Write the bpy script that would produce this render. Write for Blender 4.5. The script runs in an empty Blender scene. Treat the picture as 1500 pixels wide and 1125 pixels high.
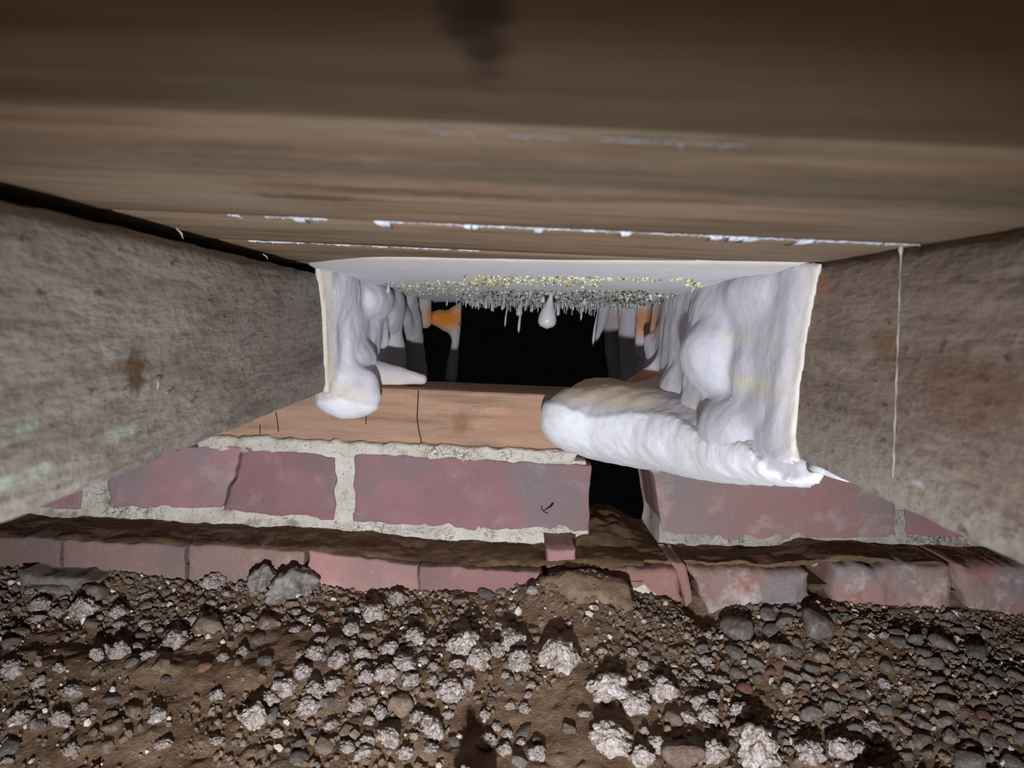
import bpy, math, random
import numpy as np
from mathutils import Matrix, Vector

random.seed(7)
RNG = np.random.RandomState(7)
scn = bpy.context.scene
COL = scn.collection

# ------------------------------------------------------------------ camera, world, light, exposure
F = 1200.0                                   # focal length in pixels of the 1500 wide frame
CX, CY = 750.0, 562.5
VPX, VPY, ROLL = 738.0, 465.0, 0.042         # where the joists run to, and the tilt of the camera
_n = Vector(((VPX - CX) / F, (CY - VPY) / F, -1.0)).normalized()
_v = Vector((1.0, -ROLL, 0.0)).normalized()
_x = (_v - _n * _v.dot(_n)).normalized()
_z = _x.cross(_n)
M = Matrix((_x, _n, _z))                     # camera axes -> world axes
cam_d = bpy.data.cameras.new('camera')
cam = bpy.data.objects.new('camera', cam_d)
COL.objects.link(cam)
cam.matrix_world = M.to_4x4()
cam_d.sensor_width = 36.0
cam_d.lens = F / 1500.0 * 36.0
cam_d.clip_start = 0.005
cam_d.dof.use_dof = True
cam_d.dof.focus_distance = 0.68
cam_d.dof.aperture_fstop = 13.0
scn.camera = cam

world = bpy.data.worlds.new('world')
scn.world = world
world.use_nodes = True
world.node_tree.nodes['Background'].inputs[0].default_value = (0.8, 0.9, 1.0, 1)
world.node_tree.nodes['Background'].inputs[1].default_value = 0.0015

ld = bpy.data.lights.new('camera_flash', 'SPOT')
ld.energy = 31.0
ld.color = (0.91, 0.96, 1.06)
ld.spot_size = math.radians(88)
ld.spot_blend = 1.0
ld.shadow_soft_size = 0.010
flash = bpy.data.objects.new('camera_flash', ld)
COL.objects.link(flash)
flash.location = (-0.012, -0.16, -0.185)
flash.rotation_euler = (Vector((0.015, 0.8, -0.235)) - flash.location).to_track_quat('-Z', 'Y').to_euler()

scn.view_settings.view_transform = 'Standard'
scn.view_settings.look = 'None'
scn.view_settings.gamma = 1.0
scn.view_settings.use_curve_mapping = False
scn.view_settings.exposure = 0.0


# ------------------------------------------------------------------ helpers
def ray(px, py):
    """direction in the place of the sight line through a pixel, with its y (depth) made 1"""
    d = M @ Vector(((px - CX) / F, (CY - py) / F, -1.0))
    return d / d.y


def at(px, py, Y):
    return ray(px, py) * Y


def A(px, py, Y):
    return np.array(at(px, py, Y))


def hsh(ix, iy, iz, seed):
    with np.errstate(over='ignore'):
        h = (ix.astype(np.uint32) * np.uint32(374761393) + iy.astype(np.uint32) * np.uint32(668265263)
             + iz.astype(np.uint32) * np.uint32(2246822519) + np.uint32((seed * 1274126177) & 0xffffffff))
        h = (h ^ (h >> np.uint32(13))) * np.uint32(1274126177)
        h = h ^ (h >> np.uint32(16))
        h = h * np.uint32(2654435761)
        h = h ^ (h >> np.uint32(15))
    return (h & np.uint32(0xffffff)).astype(np.float64) / 0xffffff


def vnoise(P, seed=0):
    P = np.asarray(P, float)
    I = np.floor(P).astype(np.int64)
    f = P - I
    f = f * f * (3 - 2 * f)
    out = np.zeros(P.shape[:-1])
    for dx in (0, 1):
        wx = f[..., 0] if dx else 1 - f[..., 0]
        for dy in (0, 1):
            wy = f[..., 1] if dy else 1 - f[..., 1]
            for dz in (0, 1):
                wz = f[..., 2] if dz else 1 - f[..., 2]
                out += wx * wy * wz * hsh(I[..., 0] + dx, I[..., 1] + dy, I[..., 2] + dz, seed)
    return out * 2 - 1


def fbm(P, scale, octv=3, seed=0, gain=0.5):
    P = np.asarray(P, float) * scale
    s, a, t = 0, 1.0, 0.0
    for k in range(octv):
        s = s + a * vnoise(P + 17.3 * k, seed + k)
        t += a
        a *= gain
        P = P * 2.03
    return s / t


def sstep(a, b, x):
    t = np.clip((x - a) / (b - a), 0, 1)
    return t * t * (3 - 2 * t)


def mesh(name, verts, faces, mat, smooth=True):
    me = bpy.data.meshes.new(name)
    verts = np.asarray(verts, float)
    faces = faces.tolist() if isinstance(faces, np.ndarray) else faces
    me.from_pydata(verts.tolist(), [], faces)
    if mat is not None:
        me.materials.append(mat)
    if smooth:
        me.polygons.foreach_set('use_smooth', [True] * len(me.polygons))
    me.update()
    return me


def link(name, me, parent=None):
    o = bpy.data.objects.new(name, me)
    COL.objects.link(o)
    if parent is not None:
        o.parent = parent
        off = Vector(parent.location)
        p = parent.parent
        while p is not None:
            off += Vector(p.location)
            p = p.parent
        o.location = -off
    return o


def obj(name, verts, faces, mat, parent=None, smooth=True):
    return link(name, mesh(name, verts, faces, mat, smooth), parent)


def tag(o, label=None, cat=None, group=None, kind=None):
    for k, v in (('label', label), ('category', cat), ('group', group), ('kind', kind)):
        if v:
            o[k] = v
    return o


def empty(name, loc):
    o = bpy.data.objects.new(name, None)
    o.empty_display_size = 0.02
    o.location = loc
    COL.objects.link(o)
    return o


def tint(me, rgb):
    ca = me.color_attributes.new('tint', 'FLOAT_COLOR', 'POINT')
    buf = np.ones((len(me.vertices), 4), np.float32)
    buf[:, :3] = rgb
    ca.data.foreach_set('color', buf.ravel())


def joined(parts):
    V, Fc, n = [], [], 0
    for v, f in parts:
        V.append(np.asarray(v, float))
        Fc += [[i + n for i in q] for q in f]
        n += len(v)
    return np.concatenate(V), Fc


# ---- materials
class G:
    def __init__(self, name, rough=0.85, spec=0.3):
        self.m = bpy.data.materials.new(name)
        self.m.use_nodes = True
        self.nt = self.m.node_tree
        self.b = self.nt.nodes['Principled BSDF']
        self.b.inputs['Roughness'].default_value = rough
        self.b.inputs['Specular IOR Level'].default_value = spec
        self._c = None

    def n(self, t, **kw):
        nd = self.nt.nodes.new(t)
        for k, v in kw.items():
            setattr(nd, k, v)
        return nd

    def ln(self, a, b):
        self.nt.links.new(a, b)

    def coord(self, sc=(1, 1, 1), loc=(0, 0, 0), rot=(0, 0, 0)):
        tc = self._c or self.n('ShaderNodeTexCoord')
        self._c = tc
        mp = self.n('ShaderNodeMapping')
        mp.inputs['Scale'].default_value = sc
        mp.inputs['Location'].default_value = loc
        mp.inputs['Rotation'].default_value = rot
        self.ln(tc.outputs['Object'], mp.inputs[0])
        return mp.outputs[0]

    def noise(self, scale, detail=4, co=None, rough=0.55, dist=0.0):
        t = self.n('ShaderNodeTexNoise')
        t.inputs['Scale'].default_value = scale
        t.inputs['Detail'].default_value = detail
        t.inputs['Roughness'].default_value = rough
        t.inputs['Distortion'].default_value = dist
        self.ln(co if co is not None else self.coord(), t.inputs['Vector'])
        return t.outputs['Fac']

    def vor(self, scale, co=None, feature='F1', rnd=1.0):
        t = self.n('ShaderNodeTexVoronoi', feature=feature)
        t.inputs['Scale'].default_value = scale
        t.inputs['Randomness'].default_value = rnd
        self.ln(co if co is not None else self.coord(), t.inputs['Vector'])
        return t.outputs['Distance']

    def ramp(self, fac, stops):
        r = self.n('ShaderNodeValToRGB')
        el = r.color_ramp.elements
        while len(el) < len(stops):
            el.new(0.5)
        for e, (p, c) in zip(el, stops):
            e.position = p
            e.color = (c, c, c, 1) if isinstance(c, (int, float)) else (*c, 1)
        self.ln(fac, r.inputs[0])
        return r.outputs[0]

    def mix(self, fac, a, b, mode='MIX'):
        x = self.n('ShaderNodeMix', data_type='RGBA', blend_type=mode)
        for s, v in ((x.inputs[0], fac), (x.inputs[6], a), (x.inputs[7], b)):
            if isinstance(v, (int, float)):
                s.default_value = v
            elif isinstance(v, tuple):
                s.default_value = (*v, 1)
            else:
                self.ln(v, s)
        return x.outputs[2]

    def math(self, op, a, b=0.0):
        x = self.n('ShaderNodeMath', operation=op)
        for s, v in ((x.inputs[0], a), (x.inputs[1], b)):
            if isinstance(v, (int, float)):
                s.default_value = v
            else:
                self.ln(v, s)
        return x.outputs[0]

    def spot(self, c, r, soft=0.6, wob=0.35):
        """1 inside a blotch of its own shape about the point c (radii r), 0 outside"""
        mp = self.coord(sc=tuple(1 / k for k in r), loc=tuple(-a / k for a, k in zip(c, r)))
        l = self.n('ShaderNodeVectorMath', operation='LENGTH')
        self.ln(mp, l.inputs[0])
        w = self.noise(150, 3)
        d = self.math('ADD', l.outputs['Value'], self.math('MULTIPLY', self.math('SUBTRACT', w, 0.5), wob * 4))
        return self.ramp(d, [(max(0.0, 1 - soft) * 0.5, 1.0), (0.5, 0.0)]) if False else self._inv(d, soft)

    def _inv(self, d, soft):
        mr = self.n('ShaderNodeMapRange')
        mr.inputs['From Min'].default_value = 1 - soft
        mr.inputs['From Max'].default_value = 1.0
        mr.inputs['To Min'].default_value = 1.0
        mr.inputs['To Max'].default_value = 0.0
        self.ln(d, mr.inputs['Value'])
        return mr.outputs[0]

    def col(self, c):
        if isinstance(c, tuple):
            self.b.inputs['Base Color'].default_value = (*c, 1)
        else:
            self.ln(c, self.b.inputs['Base Color'])

    def bump(self, h, dist=0.001, strength=1.0):
        bp = self.n('ShaderNodeBump')
        bp.inputs['Distance'].default_value = dist
        bp.inputs['Strength'].default_value = strength
        self.ln(h, bp.inputs['Height'])
        prev = self.b.inputs['Normal']
        if prev.is_linked:
            self.ln(prev.links[0].from_socket, bp.inputs['Normal'])
        self.ln(bp.outputs[0], prev)


def srgb(r, g, b):
    f = lambda c: (c / 255 / 12.92) if c / 255 <= 0.04045 else ((c / 255 + 0.055) / 1.055) ** 2.4
    return (f(r), f(g), f(b))


def wood(name, c0, c1, c2, grain, fine=1.0, blots=(), grey=None, rough=0.8, k=1.5):
    """planed or sawn timber; grain = stretch of the noise on x, y, z (small along the fibre)"""
    g = G(name, rough, 0.25)
    co = g.coord(sc=grain)
    n1 = g.noise(22 * k, 5, co, 0.62, 0.4)
    n2 = g.noise(90 * fine, 4, co, 0.7)
    base = g.ramp(n1, [(0.25, c0), (0.5, c1), (0.75, c2)])
    base = g.mix(g.ramp(n2, [(0.45, 0.0), (0.72, 0.6)]), base, tuple(q * 0.35 for q in c0))
    patch = g.noise(9, 3)
    base = g.mix(g.ramp(patch, [(0.45, 0.0), (0.75, 0.6)]), base, grey or c2)
    for (c, r, cc, op) in blots:
        base = g.mix(g.math('MULTIPLY', g.spot(c, r), op), base, cc)
    g.col(base)
    g.bump(n2, 0.0012, 0.7)
    g.bump(n1, 0.002, 0.4)
    return g


def brick_mat(name, ca, cb, dark, salt=0.3, edge=True):
    g = G(name, 0.9, 0.2)
    rnd = g.n('ShaderNodeObjectInfo').outputs['Random']
    n1 = g.noise(16, 4, None, 0.6)
    c = g.ramp(n1, [(0.32, cb), (0.62, ca)])
    c = g.mix(g.ramp(g.noise(11, 3, g.coord(loc=(3, 1, 2))), [(0.5, 0.0), (0.66, 0.85)]), c, dark)
    sp = g.noise(420, 2)
    c = g.mix(g.ramp(sp, [(0.66, 0.0), (0.74, 0.5)]), c, srgb(190, 160, 150))
    c = g.mix(g.ramp(sp, [(0.22, 0.55), (0.34, 0.0)]), c, tuple(k * 0.4 for k in cb))
    s2 = g.math('MULTIPLY', g.ramp(g.noise(34, 5, g.coord(loc=(7, 0, 0)), 0.7), [(0.54, 0.0), (0.72, 1.0)]), salt)
    c = g.mix(s2, c, srgb(196, 184, 176))
    hs = g.n('ShaderNodeHueSaturation')
    hs.inputs['Saturation'].default_value = 1.0
    mr = g.n('ShaderNodeMapRange')
    mr.inputs['To Min'].default_value = 0.82
    mr.inputs['To Max'].default_value = 1.18
    g.ln(rnd, mr.inputs['Value'])
    g.ln(mr.outputs[0], hs.inputs['Value'])
    g.ln(c, hs.inputs['Color'])
    g.col(hs.outputs[0])
    g.bump(g.noise(300, 3), 0.0006, 0.7)
    g.bump(g.noise(60, 4), 0.002, 0.5)
    return g.m


def plain(name, stops, scale, rough=0.9, bump=(200, 0.001), spec=0.2, rnd=0.0):
    g = G(name, rough, spec)
    c = g.ramp(g.noise(scale, 5, None, 0.65), stops)
    if rnd:
        oi = g.n('ShaderNodeObjectInfo').outputs['Random']
        hs = g.n('ShaderNodeHueSaturation')
        mr = g.n('ShaderNodeMapRange')
        mr.inputs['To Min'].default_value = 1 - rnd
        mr.inputs['To Max'].default_value = 1 + rnd
        g.ln(oi, mr.inputs['Value'])
        g.ln(mr.outputs[0], hs.inputs['Value'])
        g.ln(c, hs.inputs['Color'])
        c = hs.outputs[0]
    g.col(c)
    g.bump(g.noise(bump[0], 5, None, 0.7), bump[1], 0.8)
    return g.m


# ---- solids
def grid_faces(nx, ny):
    i, j = np.meshgrid(np.arange(nx - 1), np.arange(ny - 1), indexing='ij')
    a = i * ny + j
    return np.stack([a, a + ny, a + ny + 1, a + 1], -1).reshape(-1, 4)


def spaced(L, r, n):
    e = [0, 0.3 * r, r]
    mid = np.linspace(r, L - r, n)[1:-1].tolist()
    return np.array(e + mid + [L - r, L - 0.3 * r, L]) / L


def prism(TL, TR, BR, BL, depth, nx=22, nz=9, nd=3, rnd=0.004, amp=0.0015, rag=0.002, seed=1, fn=None, ns=60, back_shrink=0.0):
    """a block: its front face is the quad, it reaches back by depth; edges rounded, worn and uneven"""
    TL, TR, BR, BL = [np.array(p, float) for p in (TL, TR, BR, BL)]
    W = np.linalg.norm(TR - TL)
    H = np.linalg.norm(TL - BL)
    U, V = spaced(W, min(rnd, W / 4), nx), spaced(H, min(rnd, H / 4), nz)
    nu, nv = len(U), len(V)
    u, v = np.meshgrid(U, V, indexing='ij')
    P = ((1 - u) * (1 - v))[..., None] * BL + (u * (1 - v))[..., None] * BR + (u * v)[..., None] * TR + ((1 - u) * v)[..., None] * TL
    e = np.minimum(np.minimum(u * W, (1 - u) * W), np.minimum(v * H, (1 - v) * H))
    q = np.clip(e / rnd, 0, 1)
    P[..., 1] += rnd * (1 - np.sqrt(np.clip(1 - (1 - q) ** 2, 0, 1)))
    w = np.exp(-e / 0.008)
    Q = P.copy()
    Q[..., 1] = seed * 3.1
    P[..., 0] += rag * w * fbm(Q, 90, 3, seed + 5)
    P[..., 2] += rag * w * fbm(Q, 90, 3, seed + 9)
    P[..., 1] += amp * fbm(Q, ns, 4, seed + 13)
    if fn is not None:
        P = fn(P, u, v)
    V0 = P.reshape(-1, 3)
    per = ([i * nv for i in range(nu)] + [(nu - 1) * nv + j for j in range(1, nv)]
           + [i * nv + nv - 1 for i in range(nu - 2, -1, -1)] + [j for j in range(nv - 2, 0, -1)])
    fc = [list(map(int, q)) for q in grid_faces(nu, nv)]
    vs = [V0]
    prev = per
    cnt = len(V0)
    ring0 = V0[per]
    ctr = ring0.mean(0)
    ymax = max(ring0[:, 1].max(), TL[1] + rnd)
    for k in range(1, nd + 1):
        R = ring0.copy()
        t = k / nd
        R[:, 1] = ring0[:, 1] * (1 - t) + (TL[1] + depth) * t
        R[:, [0, 2]] = ctr[[0, 2]] + (ring0[:, [0, 2]] - ctr[[0, 2]]) * (1 - back_shrink * t)
        if k < nd:
            R += amp * 0.6 * fbm(R + 9, 80, 2, seed + 21)[:, None] * np.array([0.5, 0.2, 1])
        cur = list(range(cnt, cnt + len(per)))
        vs.append(R)
        m = len(per)
        for a in range(m):
            b = (a + 1) % m
            fc.append([prev[b], prev[a], cur[a], cur[b]])
        prev = cur
        cnt += m
    fc.append(prev)
    return np.concatenate(vs), fc


def ico(sub):
    import bmesh
    bm = bmesh.new()
    bmesh.ops.create_icosphere(bm, subdivisions=sub, radius=1.0)
    v = np.array([x.co[:] for x in bm.verts])
    f = np.array([[q.index for q in p.verts] for p in bm.faces])
    bm.free()
    return v, f


def tube(pts, rad, n=8):
    pts = [np.array(p, float) for p in pts]
    rad = rad if hasattr(rad, '__len__') else [rad] * len(pts)
    V, Fc = [], []
    for i, p in enumerate(pts):
        t = pts[min(i + 1, len(pts) - 1)] - pts[max(i - 1, 0)]
        t = t / (np.linalg.norm(t) + 1e-12)
        a = np.cross(t, [0.3, 0.9, 0.2])
        a = a / np.linalg.norm(a)
        b = np.cross(t, a)
        for k in range(n):
            th = 2 * math.pi * k / n
            V.append(p + rad[i] * (math.cos(th) * a + math.sin(th) * b))
    for i in range(len(pts) - 1):
        for k in range(n):
            k2 = (k + 1) % n
            Fc.append([i * n + k, i * n + k2, (i + 1) * n + k2, (i + 1) * n + k])
    Fc.append(list(range(n))[::-1])
    Fc.append([(len(pts) - 1) * n + k for k in range(n)])
    return np.array(V), Fc


# ---- fields and their skins, for the grown shapes
def lattice(lo, hi, h):
    ax = [np.arange(a, b + h, h) for a, b in zip(lo, hi)]
    return np.stack(np.meshgrid(*ax, indexing='ij'), -1)


def ell(P, c, r):
    r = np.array(r)
    k = np.linalg.norm((P - c) / r, axis=-1)
    k1 = np.linalg.norm((P - c) / (r * r), axis=-1) + 1e-9
    return k * (k - 1) / k1


def cone(P, a, b, ra, rb):
    a, b = np.array(a), np.array(b)
    d = b - a
    t = np.clip(((P - a) @ d) / (d @ d), 0, 1)
    return np.linalg.norm(P - a - t[..., None] * d, axis=-1) - (ra + (rb - ra) * t)


def smin(a, b, k):
    h = np.clip(0.5 + 0.5 * (b - a) / k, 0, 1)
    return b * (1 - h) + a * h - k * h * (1 - h)


def skin(Fd, o, h):
    nx, ny, nz = Fd.shape
    s = Fd < 0
    acc = np.zeros((nx - 1, ny - 1, nz - 1, 3))
    cnt = np.zeros((nx - 1, ny - 1, nz - 1))
    for ax in range(3):
        oth = [a for a in range(3) if a != ax]
        for d0 in (0, 1):
            for d1 in (0, 1):
                sl = [None] * 3
                sl[oth[0]] = slice(d0, Fd.shape[oth[0]] - 1 + d0)
                sl[oth[1]] = slice(d1, Fd.shape[oth[1]] - 1 + d1)
                sa, sb = list(sl), list(sl)
                sa[ax], sb[ax] = slice(0, -1), slice(1, None)
                a, b = Fd[tuple(sa)], Fd[tuple(sb)]
                m = (a < 0) != (b < 0)
                t = np.where(m, a / np.where(a - b == 0, 1, a - b), 0)
                acc[..., ax] += t
                acc[..., oth[0]] += m * d0
                acc[..., oth[1]] += m * d1
                cnt += m
    mask = cnt > 0
    idx = -np.ones(mask.shape, np.int64)
    idx[mask] = np.arange(mask.sum())
    V = (np.argwhere(mask) + acc[mask] / cnt[mask][:, None]) * h + np.array(o)
    fc = []
    for ax in range(3):
        b_, c_ = (ax + 1) % 3, (ax + 2) % 3
        sa, sb = [slice(None)] * 3, [slice(None)] * 3
        sa[ax], sb[ax] = slice(0, -1), slice(1, None)
        for k in (b_, c_):
            sa[k] = sb[k] = slice(1, -1)
        m = s[tuple(sa)] != s[tuple(sb)]
        ins = s[tuple(sa)][m]
        ijk = np.argwhere(m)
        ijk[:, b_] += 1
        ijk[:, c_] += 1
        q = []
        for (db, dc) in ((-1, -1), (0, -1), (0, 0), (-1, 0)):
            c = ijk.copy()
            c[:, b_] += db
            c[:, c_] += dc
            q.append(idx[c[:, 0], c[:, 1], c[:, 2]])
        q = np.stack(q, -1)
        q[~ins] = q[~ins][:, ::-1]
        fc.append(q)
    return V, np.concatenate(fc)


# ------------------------------------------------------------------ the place: sizes in metres, camera at the origin
YW = 0.79            # face of the upper bricks
YP = 0.80            # face of the timber plate
YL = 0.718           # face of the footing bricks
XL, XR = -0.160, 0.173
JB, JT = -0.074, 0.0375
BZ = 0.038           # underside of the boards

# ---- materials of the large structure
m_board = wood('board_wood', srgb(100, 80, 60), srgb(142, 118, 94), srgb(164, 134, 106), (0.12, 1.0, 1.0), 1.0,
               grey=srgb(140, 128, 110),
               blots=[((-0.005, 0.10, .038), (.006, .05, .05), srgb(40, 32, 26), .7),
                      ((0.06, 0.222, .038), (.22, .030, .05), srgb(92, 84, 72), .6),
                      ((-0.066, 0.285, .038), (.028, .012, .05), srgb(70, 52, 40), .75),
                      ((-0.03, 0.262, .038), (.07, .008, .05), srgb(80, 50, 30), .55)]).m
g = wood('joist_wood', srgb(116, 104, 92), srgb(160, 150, 138), srgb(180, 172, 160), (1.0, 0.14, 1.0), 3.2, k=2.6, grey=srgb(166, 158, 144),
         blots=[((XL, .36, -.030), (.03, .012, .013), srgb(80, 58, 38), .8),
                ((XL, .352, -.0275), (.03, .02, .005), srgb(120, 92, 62), .6),
                ((XL, .345, -.0555), (.03, .02, .0035), srgb(186, 198, 178), .6),
                ((XL, .262, -.0610), (.03, .016, .0035), srgb(186, 198, 178), .6),
                ((XL, .285, -.0600), (.03, .010, .0030), srgb(186, 198, 178), .5),
                ((XL, .236, -.0700), (.03, .016, .0035), srgb(190, 204, 184), .7),
                ((XL, .275, -.0440), (.03, .012, .0040), srgb(165, 180, 155), .5)])
spk = g.noise(230, 3, g.coord(sc=(1, 0.4, 1.0), loc=(0, 2, 5)), 0.6)
bc = g.b.inputs['Base Color'].links[0].from_socket
g.col(g.mix(g.ramp(spk, [(0.62, 0.0), (0.72, 0.7)]), bc, srgb(58, 44, 34)))
g.bump(spk, 0.002, 0.6)
m_joist = g.m
g = wood('joist_wood_brown', srgb(104, 90, 78), srgb(146, 130, 116), srgb(160, 146, 132), (1.0, 0.14, 1.0), 3.0, k=2.4, grey=srgb(132, 114, 100),
         blots=[((XR, .40, -.085), (.03, .25, .032), srgb(158, 150, 136), .75),
                ((XR, .40, -.062), (.03, .14, .018), srgb(158, 152, 138), .6),
                ((XR, .37, -.005), (.03, .02, .010), srgb(122, 88, 60), .6),
                ((XR, .448, .024), (.03, .010, .008), srgb(170, 116, 82), .6),
                ((XR, .33, -.061), (.03, .006, .002), srgb(196, 196, 196), .8),
                ((XR, .30, -.02), (.03, .06, .02), srgb(110, 78, 64), .6)])
spk = g.noise(230, 3, g.coord(sc=(1, 0.4, 1.0), loc=(0, 2, 5)), 0.6)
bc = g.b.inputs['Base Color'].links[0].from_socket
g.col(g.mix(g.ramp(spk, [(0.6, 0.0), (0.72, 0.7)]), bc, srgb(56, 42, 34)))
g.bump(spk, 0.002, 0.6)
m_joist2 = g.m
g = wood('plate_wood', srgb(146, 112, 90), srgb(184, 146, 120), srgb(196, 158, 132), (0.09, 1.0, 1.0), 1.0, grey=srgb(180, 146, 122),
         blots=[((-.037, YP, -.105), (.012, .05, .014), srgb(130, 94, 66), .6),
                ((-.005, YP, -.092), (.022, .05, .006), srgb(214, 168, 140), .6),
                ((.015, YP, -.10), (.03, .05, .02), srgb(180, 134, 104), .5)])
sp = g.noise(520, 2)
bc = g.b.inputs['Base Color'].links[0].from_socket
g.col(g.mix(g.ramp(sp, [(0.68, 0.0), (0.73, 0.8)]), bc, srgb(60, 42, 34)))
m_plate = g.m
m_brick = brick_mat('brick_purple', srgb(168, 124, 126), srgb(152, 114, 116), srgb(138, 126, 124), 0.3)
m_brick2 = brick_mat('brick_brown_red', srgb(166, 124, 120), srgb(154, 132, 124), srgb(140, 130, 128), 0.5)
m_brick3 = brick_mat('brick_salmon', srgb(172, 130, 124), srgb(160, 118, 112), srgb(146, 118, 110), 0.3)
m_brick3b = brick_mat('brick_dull_brown', srgb(146, 118, 108), srgb(134, 108, 98), srgb(126, 110, 104), 0.3)
m_brick4 = brick_mat('brick_limed', srgb(164, 116, 102), srgb(150, 132, 124), srgb(140, 134, 132), 1.0)
m_brick5 = brick_mat('brick_broken', srgb(168, 124, 116), srgb(158, 114, 106), srgb(140, 114, 106), 0.5)
def mortar_mat(name, a, b, c):
    g = G(name, 0.95, 0.15)
    col = g.ramp(g.noise(60, 5, None, 0.65), [(0.28, a), (0.43, b), (0.7, c)])
    gr = g.noise(330, 4, None, 0.7)
    col = g.mix(g.ramp(gr, [(0.30, 0.75), (0.42, 0.0)]), col, tuple(q * .35 for q in a))
    w = g.coord()
    nz = g.n('ShaderNodeTexNoise')
    nz.inputs['Scale'].default_value = 55
    nz.inputs['Detail'].default_value = 4
    g.ln(w, nz.inputs['Vector'])
    wob = g.mix(0.06, w, nz.outputs['Color'])
    ck = g.vor(70, wob, 'DISTANCE_TO_EDGE')
    thin = g.ramp(g.noise(26, 3, g.coord(loc=(5, 5, 5))), [(0.52, 0.0), (0.66, 0.8)])
    m = g.math('MULTIPLY', g.ramp(ck, [(0.0, 1.0), (0.035, 0.0)]), thin)
    col = g.mix(m, col, tuple(q * .22 for q in a))
    g.col(col)
    g.bump(gr, 0.003, 0.9)
    g.bump(g.math('SUBTRACT', 1.0, m), 0.003, 0.8)
    return g.m


m_mortar = mortar_mat('mortar', srgb(176, 160, 138), srgb(228, 218, 200), srgb(242, 235, 222))
m_mortar2 = mortar_mat('mortar_grey', srgb(146, 136, 122), srgb(188, 179, 164), srgb(208, 199, 184))
m_dirt = plain('ledge_dirt', [(0.3, srgb(92, 72, 52)), (0.6, srgb(128, 102, 76)), (0.8, srgb(148, 122, 94))], 70, bump=(330, 0.002))
m_dark = plain('dark_gap_fill', [(0.3, srgb(40, 34, 28)), (0.7, srgb(54, 46, 38))], 60)

# ---- ceiling: the underside of the floor boards
ceil = tag(empty('ceiling', (0, 0.3, BZ)), kind='structure')
edges = [-0.30, 0.1745, 0.3495, 0.4805, 0.66, 0.83, 1.00, 1.18, 1.36]
for k in range(len(edges) - 1):
    y0, y1 = edges[k] + 0.0014, edges[k + 1] - 0.0014
    xs, ys = np.linspace(-0.72, 0.72, 70), spaced(y1 - y0, 0.0025, 8) * (y1 - y0) + y0
    X, Y = np.meshgrid(xs, ys, indexing='ij')
    e = np.minimum(Y - y0, y1 - Y)
    Z = BZ + 0.0022 * (1 - np.clip(e / 0.0025, 0, 1)) ** 2 + 0.0004 * fbm(np.stack([X * 0.2, Y, Y * 0 + k], -1), 40, 2, 3)
    if k == 0:
        Z += 0.0012
    sgn = np.where(e < 0.001, 1, 0)
    Y = Y + sgn * 0.0008 * fbm(np.stack([X, Y * 0 + k, Y * 0], -1), 60, 3, 8)
    V = np.stack([X, Y, Z], -1).reshape(-1, 3)
    top = V.copy()
    top[:, 2] = BZ + 0.021
    f = grid_faces(len(xs), len(ys))
    n = len(V)
    nv = len(ys)
    per = ([i * nv for i in range(len(xs))] + [(len(xs) - 1) * nv + j for j in range(1, nv)]
           + [i * nv + nv - 1 for i in range(len(xs) - 2, -1, -1)] + [j for j in range(nv - 2, 0, -1)])
    fc = f[:, ::-1].tolist() + (f + n).tolist()
    for a in range(len(per)):
        b = (a + 1) % len(per)
        fc.append([per[a], per[b], per[b] + n, per[a] + n])
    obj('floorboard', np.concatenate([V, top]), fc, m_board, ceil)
V, fc = prism((-.72, -.30, BZ + .06), (.72, -.30, BZ + .06), (.72, -.30, BZ + .0225), (-.72, -.30, BZ + .0225), 1.66, 6, 4, 2, .002, 0, 0)
obj('gap_filler', V, fc, m_dark, ceil)  # dark filler sheet added above the boards to darken their joints


# ---- joists
def joist(name, x0, x1, zt, m, label, face):
    ys = np.linspace(-0.12, 1.32, 200)
    prof = []
    n = 16
    for t in np.linspace(0, 1, n):
        prof.append((face, JB + (zt - JB) * t))
    back = x1 if face == x0 else x0
    prof += [(back, zt), (back, JB)]
    prof = np.array(prof)
    P = np.zeros((len(ys), len(prof), 3))
    P[:, :, 0] = prof[None, :, 0]
    P[:, :, 1] = ys[:, None]
    P[:, :, 2] = prof[None, :, 1]
    s = 1 if face == x0 else -1
    nz = fbm(P * np.array([1, .35, 1.4]), 55, 4, 31 if s > 0 else 47)
    m_ = np.zeros(len(prof))
    m_[1:n - 1] = 1
    P[:, :, 0] += s * 0.0011 * nz * m_
    P[:, 0, 0] += s * (0.0016 + 0.0016 * fbm(P[:, 0], 45, 3, 3))
    P[:, 0, 2] += 0.0008 * fbm(P[:, 0], 80, 3, 4)
    P[:, n - 1, 0] += s * (0.0016 + 0.003 * np.abs(fbm(P[:, n - 1], 30, 3, 5)))
    P[:, n - 1, 2] += 0.0012 * fbm(P[:, n - 1], 40, 3, 6)
    k = len(prof)
    fc = []
    for i in range(len(ys) - 1):
        for j in range(k):
            j2 = (j + 1) % k
            q = [i * k + j, i * k + j2, (i + 1) * k + j2, (i + 1) * k + j]
            fc.append(q if s > 0 else q[::-1])
    e0 = list(range(k))
    e1 = [(len(ys) - 1) * k + j for j in range(k)]
    fc += [e0[::-1] if s > 0 else e0, e1 if s > 0 else e1[::-1]]
    o = obj(name, P.reshape(-1, 3), fc, m)
    tag(o, label, 'joist')
    return o


joist('floor_joist', XL - 0.048, XL, JT - 0.007, m_joist, 'grey weathered timber joist with pale green spots, gap above it', XL)
joist('floor_joist', XR, XR + 0.048, JT, m_joist2, 'brown-grey timber joist tight under the boards, thin white line down it', XR)

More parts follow.
